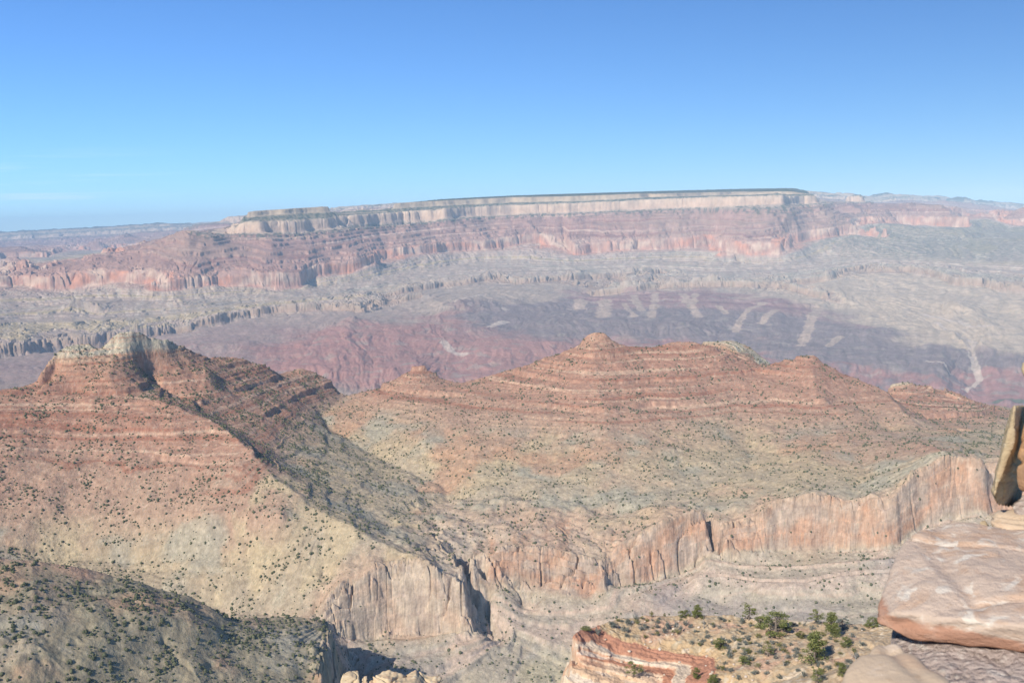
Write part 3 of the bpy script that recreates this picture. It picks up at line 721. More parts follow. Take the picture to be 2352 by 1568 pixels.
    # its end is a dark wall facing right
    for (px, py, r) in [(752, 1430, 1458), (757, 1448, 1430), (758, 1470, 1400), (752, 1490, 1375), (738, 1508, 1350), (730, 1530, 1322), (730, 1555, 1292), (745, 1600, 1240), (760, 1660, 1180)]:
        p = at(px, py, r)
        for ox, dz, S_ in ((-6, 2, -540), (0, 0, -545), (14, -95, -640), (40, -120, -660)):
            q = p + Vector((ox, 4, dz)); s.raw(math.atan2(q.x, q.y), math.hypot(q.x, q.y), q.z, S_)
    # --- right ridge: spurs and drainages
    L([(1366, 790, 2650), (1368, 850, 2540), (1378, 900, 2440), (1392, 955, 2330), (1395, 1010, 2230), (1390, 1080, 2110), (1395, 1150, 2000), (1400, 1220, 1870)])
    L([(1250, 880, 2560), (1200, 940, 2420), (1130, 1010, 2290), (1080, 1060, 2200)])
    L([(1180, 900, 2560), (1050, 950, 2440), (960, 1000, 2350)])
    L([(1090, 1190, 1960), (1180, 1130, 2070), (1280, 1050, 2200), (1330, 1000, 2290)])
    L([(1480, 900, 2480), (1520, 980, 2320), (1560, 1045, 2190), (1610, 1110, 2070), (1634, 1165, 1915)])
    L([(1680, 900, 2540), (1700, 970, 2390), (1720, 1040, 2250), (1740, 1100, 2040), (1780, 1150, 1920)])
    L([(1866, 850, 2620), (1880, 920, 2480), (1890, 985, 2350), (1860, 1060, 2080), (1830, 1130, 1930)])
    L([(1780, 900, 2540), (1790, 980, 2370)])
    L([(1960, 930, 2510), (2040, 985, 2400), (2110, 1020, 2130), (2160, 1035, 2020)])
    L([(1960, 1020, 2200), (1990, 1090, 2020), (1960, 1140, 1925)])
    L([(1480, 1060, 2140), (1470, 1140, 2010), (1450, 1200, 1870)])
    L([(1280, 1150, 2010), (1270, 1200, 1920), (1260, 1240, 1850)])
    # Redwall cliff of the right ridge
    W([(1079, 1270, 1765), (1110, 1262, 1775), (1159, 1256, 1790), (1215, 1256, 1795), (1267, 1257, 1800), (1297, 1273, 1790), (1349, 1287, 1785), (1390, 1298, 1785)],
      [28, 42, 52, 58, 66, 56, 58, 34], 22, S=-545, Sb=-625, step=10)
    W([(1392, 1290, 1795), (1400, 1278, 1800), (1421, 1248, 1812), (1455, 1232, 1820), (1491, 1219, 1826), (1515, 1206, 1832), (1545, 1190, 1840), (1573, 1174, 1848), (1600, 1168, 1856), (1622, 1166, 1862)],
      [44, 58, 88, 104, 112, 114, 118, 122, 112, 104], 22, S=-545, Sb=-640, step=9)
    W([(1632, 1182, 1900), (1645, 1204, 1872), (1659, 1206, 1866)], [78, 58, 54], 20, S=-545, Sb=-640, step=8)
    W([(1662, 1206, 1862), (1730, 1194, 1870), (1765, 1172, 1880), (1792, 1152, 1888), (1850, 1140, 1894), (1909, 1133, 1898), (1964, 1150, 1890), (2000, 1150, 1892), (2042, 1148, 1896), (2060, 1140, 1900)],
      [54, 66, 88, 108, 120, 130, 110, 108, 108, 116], 24, S=-545, Sb=-645, step=10)
    W([(2066, 1128, 1912), (2080, 1112, 1922), (2110, 1088, 1940), (2150, 1060, 1960), (2182, 1042, 1975)], [126, 128, 136, 146, 152], 28, S=-545, Sb=-650, step=10)
    W([(2186, 1046, 1979), (2225, 1050, 1984), (2260, 1054, 1990), (2266, 1056, 1994)], [140, 124, 112, 110], 26, S=-545, Sb=-640, step=10)
    W([(2272, 1062, 2020), (2340, 1060, 2030), (2480, 1060, 2030)], 110, 30, S=-545, Sb=-640)
    # below it
    W([(1420, 1352, 1775), (1500, 1340, 1800), (1560, 1320, 1818), (1616, 1294, 1838)], [7, 7, 8, 8], 12, S=-650, Sb=-660)
    W([(1625, 1282, 1838), (1700, 1296, 1830), (1800, 1300, 1826), (1900, 1290, 1832), (2060, 1280, 1846)], [7, 7, 7, 8, 8], 12, S=-650, Sb=-660)
    W([(1590, 1325, 1800), (1660, 1318, 1804), (1740, 1330, 1790), (1850, 1332, 1786), (1940, 1315, 1804), (2040, 1308, 1812)], [6, 8, 12, 14, 12, 10], 12, S=-668, Sb=-684)
    L([(1470, 1372, 1745, -668), (1560, 1345, 1780, -670)])
    L([(1600, 1380, 1760, -690), (1700, 1400, 1730, -700), (1820, 1400, 1725, -700), (1950, 1385, 1745, -695), (2060, 1370, 1765, -690)])
    L([(1200, 1400, 1740, -655), (1300, 1420, 1715, -665), (1400, 1450, 1675, -680), (1500, 1470, 1650, -690)])
    L([(1300, 1500, 1640, -690), (1400, 1560, 1580, -710), (1600, 1500, 1620, -710), (1850, 1480, 1640, -720), (2100, 1470, 1650, -720), (2450, 1400, 1700, -720)])
    L([(2300, 1260, 1900, -660), (2450, 1260, 1900, -660)])
    for a in np.linspace(-2, HALF * 57.3 * 1.1, 10):
        s.raw(math.radians(float(a)), 1150, -760, -740)

    NC = 1700
    segs = [(1150, 1400, 210), (1400, 2150, 560), (2150, 2760, 280), (2760, 3100, 90), (3100, 5400, 60)]
    lr = np.concatenate([np.linspace(math.log(a), math.log(b), n, endpoint=False) for a, b, n in segs])
    a0, a1 = -HALF, HALF
    clr = np.concatenate([lr[::2], lr[-1:] + 0.01]); caz = np.linspace(a0, a1, NC // 2)
    CT, CS = s.grid(caz, clr)
    az = np.broadcast_to(np.linspace(a0, a1, NC), (len(lr), NC)); LR = np.broadcast_to(lr[:, None], (len(lr), NC))
    R = np.exp(LR); X = R * np.sin(az); Y = R * np.cos(az)
    w1 = fbm(X, Y, 70, 2, 601) * 9; w2 = fbm(X, Y, 80, 2, 631) * 11
    T, S = sample((CT, CS), a0, a1, clr, az + w1 / R, LR + w2 / R)
    Zb = T * R
    sl = np.hypot(np.gradient(Zb, axis=0) / np.gradient(R[:, 0])[:, None], np.gradient(Zb, axis=1) / (R * (az[0, 1] - az[0, 0]))).astype(np.float32)
    for it in range(2):
        E = np.pad(sl, ((2, 2), (2, 2)), mode='edge')
        sl = np.maximum(sl, .96 * np.maximum(np.maximum(E[:-4, 2:-2], E[4:, 2:-2]), np.maximum(E[2:-2, :-4], E[2:-2, 4:])))
    g = ridged(X + w1, Y + w2, 150, 3, 661)
    g2 = ridged(X, Y, 46, 3, 681)
    cl = sstep(-530, -545, S) * (1 - sstep(-645, -665, S)) * sstep(.7, 1.6, sl)          # the big cliff
    Um = az * 2000 + w1; Vm = R / 2.6
    gd = ridged(Um, Vm, 120, 2, 671)
    d = (g - 0.6) * 3.2 + (gd - .6) * 3.0 + (g2 - 0.6) * 1.1 + fbm(X, Y, 40, 3, 701) * 1.6
    def cracks(x, w, seed):
        n_ = noise(x, R / 26, seed)
        return -np.exp(-(n_ / w) ** 2) * np.clip(noise(x * .31, R / 60, seed + 3) * 2.5 + .35, 0, 1)
    blk = np.round(noise(Um / 26, R / 14, 725) * 4) / 4 * 9
    cliffd = noise(Um / 95, Vm / 90, 721) * 24 + blk + fbm(Um / 1.0, R / .5, 14, 3, 729) * 2.5 + cracks(Um / 44, .035, 731) * 30 + cracks(Um / 19, .04, 735) * 7
    d = d * (1 - cl * .5) + cl * cliffd
    d = d + sstep(-505, -540, S) * (1 - sstep(-560, -590, S)) * fbm(Um, R, 60, 3, 771) * 13
    Sg = S + d
    rng = random.Random(21)
    maps = [([-100, -255], [-100, -255]), ledges(-256, -318, 3, 12, 0.75, rng, 0.16), ([-322, -331, -334, -341], [-322.5, -324.5, -339, -341.5]), ledges(-343, -364, 3, 9, 0.7, rng, 0.18), ([-369, -377, -379.5, -385], [-369.5, -371, -383.5, -385.5]), ledges(-387, -404, 3, 9, 0.7, rng, 0.18), ([-409, -418, -421, -428], [-409.5, -411.5, -426, -428.5]), ledges(-430, -445, 4, 9, .6, rng, .18), ledges(-446, -535, 6, 18, 0.3, rng, 0.2),
            ([-538, -548, -562, -572, -586, -598, -610, -620, -634, -646], [-539, -543, -563, -566, -588, -591, -611, -614, -640, -648]), ledges(-649, -720, 9, 18, 0.55, rng, 0.2), ([-760, -1600], [-760, -1600])]
    S2 = terrace(maps, Sg)
    lm = np.clip(sstep(-0.22, 0.3, fbm(X, Y, 170, 3, 781) + 0.25 * fbm(X, Y, 40, 2, 785)) + cl + sstep(-300, -280, S) + sstep(-640, -650, S), 0, 1) * 0.9 + 0.1
    S2 = (Sg + (S2 - Sg) * lm).astype(np.float32)
    k = sstep(-700, -760, Zb)
    Z = Zb - S + S2
    Z = Z + sstep(-300, -285, S) * (az < float(polar(700, 800)[0])) * fbm(X, Y, 12, 3, 747) * 3.6
    Z = Z + fbm(X, Y, 9, 2, 741) * 1.0 + fbm(X, Y, 20, 2, 751) * 0.8

    steep = np.zeros(X.shape, np.float32)
    gz = np.abs(np.diff(Z, axis=0)) / np.diff(R, axis=0)
    steep[:-1] = sstep(0.8, 1.6, gz)
    # ---- colours
    patch = fbm(X, Y, 260, 4, 801)
    patch2 = fbm(X, Y, 120, 4, 811)
    fine = fbm(X, Y, 12, 3, 821)
    grain = NPR.normal(0, 1, X.shape).astype(np.float32)
    band = fbm(S2 * 5.0 + patch2 * 8, Um * 0.06, 36, 3, 841)
    streak = fbm(Um * .8, S2 * 2.2, 32, 4, 861)
    stain = fbm(Um, S2 * 1.1, 55, 4, 871)
    tab = [(-200, (.46, .40, .28)), (-268, (.43, .37, .26)), (-276, (.44, .29, .185)), (-290, (.38, .215, .14)), (-360, (.355, .19, .125)), (-420, (.365, .21, .14)), (-455, (.385, .255, .17)),
           (-485, (.385, .295, .185)), (-525, (.375, .30, .205)), (-545, (.42, .295, .20)), (-560, (.43, .285, .19)), (-630, (.425, .255, .165)), (-646, (.39, .31, .215)), (-651, (.385, .315, .23)), (-655, (.46, .335, .245)), (-661, (.385, .315, .23)), (-668, (.42, .315, .235)), (-683, (.45, .345, .26)), (-688, (.365, .305, .225)), (-699, (.355, .295, .215)), (-712, (.37, .315, .22)), (-740, (.35, .29, .21)), (-1000, (.34, .28, .2))]
    C = ramp(tab, S2 + patch * 22 * sstep(-290, -310, S2) + patch2 * 8)
    up = sstep(-455, -430, S2)
    C = mix(C, (.50, .33, .22), up * sstep(0.2, 0.42, band + fine * 0.15) * 0.8)
    C = mix(C, (.30, .125, .075), up * sstep(0.15, 0.42, -band + fine * 0.1) * 0.7)
    tanz = sstep(-440, -470, S2) * (1 - sstep(-536, -545, S2))
    C = mix(C, (.44, .34, .20), tanz * sstep(0.1, 0.4, patch2) * 0.6)
    C = mix(C, (.33, .295, .215), tanz * sstep(0.05, 0.4, -patch2 + 0.3 * patch) * 0.8)
    C = mix(C, (.42, .235, .14), tanz * sstep(0.25, 0.5, patch) * 0.7)
    red = sstep(-540, -550, S2) * (1 - sstep(-636, -648, S2))
    leftb = 1 - sstep(-0.035, -0.02, az)
    C = mix(C, (.47, .375, .27), red * leftb * 0.85)
    C = mix(C, (.38, .29, .215), red * sstep(-0.05, 0.35, stain + streak * .35) * 0.85)
    C = mix(C, (.45, .25, .15), red * sstep(0.1, 0.4, -stain + streak * .3) * 0.75 * (1 - 0.6 * leftb))
    C = mix(C, (.37, .27, .20), red * sstep(0.2, 0.5, streak) * 0.5)
    C = mix(C, (.30, .215, .16), red * sstep(.2, .34, noise(S2 / 5.5 + patch2 * 2, Um / 70, 881)) * .55)
    rgt = sstep(float(polar(1300, 1200)[0]), float(polar(1600, 1200)[0]), az)
    C = mix(C, (.44, .285, .19), rgt * (sstep(-478, -510, S2) - sstep(-540, -548, S2)) * sstep(-.15, .3, patch + patch2) * .7)
    C = mix(C, (.44, .35, .26), red * (1 - steep * .5) * sstep(.15, .4, -streak) * .5)
    low = sstep(-648, -655, S2)
    C = mix(C, (.44, .32, .235), low * sstep(0.2, 0.4, band) * 0.5)
    C = mix(C, (.30, .265, .215), low * sstep(0.1, 0.4, patch2) * 0.6)
    C = mix(C, (.31, .25, .22), low * (az > float(polar(1500, 1400)[0])) * sstep(0.1, 0.35, -patch) * .6)
    C = mix(C, (.44, .37, .22), low * sstep(-676, -690, S2) * sstep(0.1, 0.35, patch) * .6)
    sp_ = (R < 1600) * sstep(float(polar(900, 1400)[0]), float(polar(760, 1400)[0]), az)
    C = mix(C, (.27, .225, .145), sp_ * sstep(-.45, .0, patch2 + .5 * patch) * .95)
    C = mix(C, (.42, .26, .16), sp_ * sstep(.1, .4, patch2 - .4 * patch) * .65)
    foot = (R > 1660) * (1 - sstep(1950, 2040, R)) * sstep(float(polar(745, 1400)[0]), float(polar(690, 1400)[0]), az)
    C = mix(C, (.45, .35, .21), foot * sstep(.12, .4, patch2 + .4 * patch) * .75)
    C = mix(C, (.36, .305, .215), foot * sstep(.05, .4, -patch2 + .4 * patch) * .7)
    # rubble grain: pale stones and dark scrub smaller than a pixel or two
    veg = (1 - steep) * sstep(-268, -284, S2 * 0 - 300)
    C = mix(C, (.13, .135, .085), veg * sstep(1.0, 1.8, grain + fine * 1.4) * 0.7)
    C = mix(C, (.56, .46, .36), sstep(1.5, 2.4, -grain + fine) * 0.5)
    C = np.clip(C * (.97 + 0.30 * fine[..., None] + 0.08 * grain[..., None]), 0.01, 0.8)

    # ---- one object for each hill
    vl = [(795, 905, 3000), (760, 935, 2740), (740, 955, 2640), (800, 1012, 2420), (930, 1082, 2210), (1025, 1128, 2100), (1048, 1205, 1930), (1066, 1258, 1800), (1100, 1360, 1745), (1172, 1440, 1700), (1260, 1548, 1610), (1400, 1720, 1300)]
    va = np.array([float(polar(q[0], q[1])[0]) for q in vl]); vr = np.array([q[2] for q in vl], float)
    right = az > np.interp(R, vr[::-1], va[::-1])
    sa = np.array([float(polar(q[0], q[1])[0]) for q in [(-150, 1262), (0, 1272), (171, 1294), (290, 1321), (427, 1366), (505, 1412), (632, 1416), (735, 1418), (790, 1500), (810, 1600)]])
    srr = np.array([1640, 1640, 1630, 1620, 1610, 1605, 1600, 1580, 1500, 1300], float)
    spur = R < np.interp(az, sa, srr, right=0)
    back = (R > 2790) & (az > float(polar(1520, 800)[0])) & (az < float(polar(1790, 800)[0]))
    hump = (R > np.interp(az, [float(polar(q, 900)[0]) for q in (1990, 2040, 2110, 2480)], [3000, 2640, 2420, 2400])) & (az > float(polar(1990, 900)[0]))
    cut = lambda m: m[:-1, :-1]
    one = np.ones((len(lr) - 1, NC - 1), bool)
    sp = cut(spur); rt = cut(right) & ~sp; bk = cut(back) & rt; hp = cut(hump) & rt & ~bk
    for nm, mk, lab, cat in [('spur', sp, 'shrub dotted spur in the lower left corner ending in a shadowed cliff', 'spur'),
                             ('ridge', one & ~sp & ~cut(right), 'red ridge with white capped peak and pale bluff at the left', 'ridge'),
                             ('ridge', rt & ~bk & ~hp, 'long red topped ridge with orange cliff band right of the valley', 'ridge'),
                             ('rock_dome', bk, 'bare pale rock dome behind the crest of the right ridge', 'rock dome'),
                             ('hill', hp, 'pinkish hill with pale rim behind the right end of the red ridge', 'hill')]:
        o = sheet(nm, X, Y, Z, C, mk, M_MID)
        if o: tag(o, lab, cat, kind='structure')
    print('ridge Z', Z.min(), Z.max())
    return X, Y, Z, S2, steep, az, R, sp

MX, MY, MZ, MS, MSTEEP, MAZ, MR, MSPUR = near_ridges()
#@@NEAR@@
# ================================================================== NEAR LEDGE
class Grid:
    """looks up the ground under a viewing ray or at a plan position"""
    def __init__(self, az, lr, Z):
        self.a = az; self.lr = lr; self.Z = Z; self.R = np.exp(lr)
    def z(self, x, y):
        a = math.atan2(x, y); l = math.log(math.hypot(x, y))
        i = min(max(int(np.interp(a, self.a, np.arange(len(self.a)))), 0), len(self.a) - 1)
        return float(np.interp(l, self.lr, self.Z[:, i]))
    def hit(self, px, py):
        a, t = polar(px, py)
        i = int(round(np.interp(float(a), self.a, np.arange(len(self.a)))))
        ok = np.nonzero(self.Z[:, i] / self.R >= t)[0]
        k = ok[0] if len(ok) else len(self.R) - 1
        r = self.R[k]
        return Vector((r * math.sin(a), r * math.cos(a), self.Z[k, i]))

def near_ledge():
    s = Surf(); L = s.line
    T0 = 1.6
    sky_ = [(1319, 1455, 177), (1328, 1447, 179), (1345, 1444, 181), (1377, 1437, 183), (1390, 1429, 185), (1404, 1423, 187), (1440, 1417, 189), (1487, 1413, 190), (1540, 1411, 191), (1580, 1412, 191), (1632, 1410, 191), (1682, 1412, 191), (1722, 1420, 190), (1800, 1420, 190), (1880, 1427, 188), (1950, 1432, 187), (2010, 1437, 186), (2100, 1442, 185), (2400, 1460, 182)]
    L([(a, b, c, T0 if a > 1385 else -0.5) for a, b, c in sky_], step=8)
    for px, py, r in sky_:
        a, t = polar(px, py)
        s.raw(float(a), r + 7, r * float(t) - 9, -8); s.raw(float(a), r + 25, r * float(t) - 40, -20)
    for px, py, r in [(1319, 1456, 177), (1320, 1484, 175.5), (1326, 1497, 175), (1313, 1517, 173), (1299, 1548, 170), (1288, 1590, 167), (1270, 1680, 160)]:
        p = at(px, py, r)
        for ox, dz, S_ in ((0, 0, None), (-0.8, -5, -9), (-4, -16, -20), (-14, -40, -30)):
            q = p + Vector((ox, 0, dz)); s.raw(math.atan2(q.x, q.y), math.hypot(q.x, q.y), q.z, {1456: -0.8, 1484: -2.2, 1497: -3, 1517: -4, 1548: -5.5, 1590: -7, 1680: -9}[py] if S_ is None else S_)
    # top of the red band, and its foot
    L([(1386, 1437, 182.6, 0.1), (1399, 1454, 181.8, 0.1), (1437, 1471, 181.2, 0.1), (1463, 1473, 181.0, 0.1), (1498, 1489, 180.4, 0.1), (1526, 1490, 180.2, 0.1), (1552, 1499, 179.6, 0.1), (1580, 1500, 179.2, 0.1), (1610, 1506, 178.5, .1)], step=8)
    L([(1330, 1462, 177.6, -1.3), (1355, 1470, 178.2, -2.0), (1396, 1494, 178.6, -2.0), (1414, 1503, 178.6, -2.0), (1448, 1506, 178.6, -2.0), (1487, 1519, 177.8, -2.0), (1520, 1518, 177.8, -2.0), (1552, 1520, 177.4, -2.0), (1600, 1530, 176.4, -2.0)], step=8)
    L([(1330, 1490, 176.2, -3.0), (1380, 1510, 176.4, -3.2), (1430, 1520, 176.6, -3.0), (1500, 1532, 175.8, -3.0), (1570, 1540, 174.6, -2.8)], step=10)
    L([(1320, 1540, 171.5, -5.2), (1380, 1545, 172.5, -4.8), (1450, 1550, 173.0, -4.2), (1530, 1556, 171.8, -3.8)], step=12)
    L([(1310, 1600, 166, -7), (1400, 1600, 166.5, -6), (1520, 1610, 164, -5)], step=16)
    L([(1450, 1440, 186, 1.2), (1540, 1445, 185.5, 1.2), (1620, 1450, 184.5, 1.2), (1680, 1450, 184, 1.4)], step=14)
    L([(1480, 1462, 182.6, .6), (1540, 1472, 181.8, .6), (1600, 1478, 181.0, .7), (1650, 1480, 180, .8)], step=14)
    L([(1660, 1510, 175.5, 1), (1700, 1470, 181, 1.2), (1740, 1445, 185.5, 1.3)], step=14)
    L([(1620, 1560, 167, 0), (1720, 1540, 167.5, 1), (1800, 1500, 172, 1.5), (1900, 1480, 174, 1.8), (2000, 1470, 175, 2)], step=16)
    L([(1600, 1620, 158, -1), (1750, 1590, 158, 1), (1860, 1560, 158, 1.6), (1960, 1540, 158, 2), (2100, 1540, 155, 3)], step=18)
    L([(1600, 1800, 138, -1), (1900, 1700, 138, 2), (2200, 1650, 138, 3), (2500, 1600, 140, 3)], step=30)
    NC = 1150
    a0 = float(polar(1180, 1500)[0]); a1 = float(polar(2420, 1450)[0])
    lr = np.concatenate([np.linspace(math.log(130), math.log(165), 110, endpoint=False), np.linspace(math.log(165), math.log(194), 330, endpoint=False), np.linspace(math.log(194), math.log(240), 30)])
    az = np.broadcast_to(np.linspace(a0, a1, NC), (len(lr), NC)); LR = np.broadcast_to(lr[:, None], (len(lr), NC))
    clr = np.concatenate([lr[::2], lr[-1:] + .01]); caz = np.linspace(a0, a1, NC // 2)
    CT, CS = s.grid(caz, clr)
    R = np.exp(LR); X = R * np.sin(az); Y = R * np.cos(az)
    w1 = fbm(X, Y, 4.0, 4, 901) * 0.9; w2 = fbm(X, Y, 4.0, 4, 911) * 0.9
    T, S = sample((CT, CS), a0, a1, clr, az + w1 / R, LR + w2 / R)
    Zb = T * R
    Sg = S + fbm(X, Y, 5.0, 4, 921) * 0.4 + (ridged(X, Y, 3.0, 2, 931) - .6) * 0.12
    rng = random.Random(3)
    maps = [([30, 1.2], [30, 1.2]), ledges(1.1, 0.05, .3, .6, .4, rng, .2), ledges(0.0, -2.0, .5, 1.0, .5, rng, .25), ledges(-2.0, -9, .4, 1.1, .75, rng, .2), ([-12, -60], [-12, -60])]
    S2 = terrace(maps, Sg)
    Z = Zb - S + S2 + fbm(X, Y, 0.9, 3, 941) * 0.16
    patch = fbm(X, Y, 9, 4, 951); fine = fbm(X, Y, 0.9, 3, 961); band = fbm(S2 * 3.0, X * 0.15, 2.0, 3, 971)
    grain = NPR.normal(0, 1, X.shape).astype(np.float32)
    tab = [(3, (.41, .30, .195)), (1.0, (.43, .315, .19)), (0.25, (.47, .33, .185)), (0.02, (.50, .34, .19)), (-.05, (.37, .185, .12)), (-1.9, (.38, .195, .125)), (-2.05, (.55, .44, .32)), (-2.5, (.53, .41, .29)), (-2.8, (.46, .24, .145)), (-3.3, (.40, .19, .115)), (-3.6, (.56, .42, .29)), (-4.6, (.52, .35, .22)), (-6, (.55, .42, .29)), (-20, (.46, .33, .22))]
    C = ramp(tab, S2 + fine * 0.12)
    topm = sstep(0.02, 0.3, S2)
    C = mix(C, (.44, .275, .19), topm * sstep(0.05, 0.4, patch) * .8)
    C = mix(C, (.54, .45, .34), topm * sstep(0.3, 0.5, -patch + fine * .3) * .6)
    C = mix(C, (.27, .245, .18), topm * sstep(0.1, 0.4, fbm(X, Y, 2.2, 3, 981)) * .55)
    C = mix(C, (.42, .36, .26), topm * sstep(0.15, 0.4, fine) * .5)
    lowm = 1 - sstep(-2.1, -2.0, S2)
    C = mix(C, (.62, .53, .41), lowm * sstep(0.12, 0.3, band) * .7)
    C = mix(C, (.42, .20, .12), lowm * sstep(0.15, 0.4, -band) * .6)
    C = np.clip(C * (1 + .16 * fine[..., None] + .06 * grain[..., None]), .02, .8)
    m = rock_material('ledge_rock', 1.1, 0.16, 0.5, 2.5)
    vis = (Z > -125)[:-1, :-1]
    o = sheet('ledge', X, Y, Z, C, vis, m)
    tag(o, 'near rock ledge of tan, red and white bands with pines on top', 'ledge', kind='structure')
    return Grid(np.linspace(a0, a1, NC), lr, Z)

LEDGE = near_ledge()
MID = Grid(MAZ[0], np.log(MR[:, 0]), MZ)

# ------------------------------------------------------------------ foliage
def foliage_material(name, ca, cb, scale):
    m = bpy.data.materials.new(name); m.use_nodes = True
    n = m.node_tree.nodes; l = m.node_tree.links
    b = n['Principled BSDF']; b.inputs['Roughness'].default_value = 0.8; b.inputs['Specular IOR Level'].default_value = 0.15
    g = n.new('ShaderNodeNewGeometry'); nz = n.new('ShaderNodeTexNoise'); nz.inputs['Scale'].default_value = scale; nz.inputs['Detail'].default_value = 3
    l.new(g.outputs['Position'], nz.inputs['Vector'])
    cr = n.new('ShaderNodeValToRGB'); cr.color_ramp.elements[0].position = 0.35; cr.color_ramp.elements[1].position = 0.68
    cr.color_ramp.elements[0].color = (*ca, 1); cr.color_ramp.elements[1].color = (*cb, 1)
    l.new(nz.outputs['Fac'], cr.inputs['Fac']); l.new(cr.outputs['Color'], b.inputs['Base Color'])
    return m

M_JUN = foliage_material('juniper_foliage', (.065, .073, .036), (.14, .14, .075), .25)
M_PINE = foliage_material('pine_foliage', (.10, .12, .035), (.22, .225, .08), 1.6)
M_GREYLEAF = foliage_material('grey_foliage', (.10, .115, .095), (.19, .21, .18), 1.5)
M_OLIVE = foliage_material('olive_foliage', (.13, .13, .04), (.21, .195, .075), 1.5)
M_BARK = foliage_material('bark', (.13, .10, .075), (.24, .20, .16), 6)
M_DEAD = foliage_material('dead_wood', (.24, .22, .20), (.40, .37, .33), 6)

def ico(sub):
    bm = bmesh.new(); bmesh.ops.create_icosphere(bm, subdivisions=sub, radius=1.0)
    v = np.array([p.co[:] for p in bm.verts], np.float32); f = np.array([[q.index for q in t.verts] for t in bm.faces], np.int32)
    bm.free(); return v, f

def tri_mesh(name, V, F, mat):
    me = bpy.data.meshes.new(name)
    me.vertices.add(len(V)); me.vertices.foreach_set('co', np.asarray(V, np.float32).ravel())
    k = F.shape[1]
    me.loops.add(F.size); me.loops.foreach_set('vertex_index', F.astype(np.int32).ravel())
    me.polygons.add(len(F))
    me.polygons.foreach_set('loop_start', np.arange(0, F.size, k, dtype=np.int32)); me.polygons.foreach_set('loop_total', np.full(len(F), k, np.int32))
    me.update(calc_edges=True); me.materials.append(mat)
    return me

def bush_shape(rs, sub=2, lumps=5, leaf=0):
    """an uneven mound of foliage, one unit wide and about 0.75 high"""
    v, f = ico(sub)
    r = np.ones(len(v), np.float32)
    for _ in range(lumps):
        c = rs.normal(0, 1, 3); c[2] = abs(c[2]) * .6; c /= np.linalg.norm(c)
        r += 0.35 * rs.uniform(.3, 1) * np.exp(-((v - c) ** 2).sum(1) / .35)
    r *= rs.uniform(.72, 1.15, len(v))
    v = v * (r / r.max())[:, None]
    v[:, 2] = np.maximum(v[:, 2], -.35) + .3
    v[:, 2] *= .62; v[:, :2] *= .52
    if leaf:
        k = rs.randint(0, len(v), leaf); c = v[k] * rs.uniform(.85, 1.12, (leaf, 1))
        a = rs.normal(0, 1, (leaf, 3)); b = rs.normal(0, 1, (leaf, 3)); a *= .07; b *= .07
        q = np.stack([c - a, c + b, c + a], 1).reshape(-1, 3)
        f = np.concatenate([f, np.arange(leaf * 3).reshape(-1, 3) + len(v)]); v = np.concatenate([v, q])
    return v.astype(np.float32), f

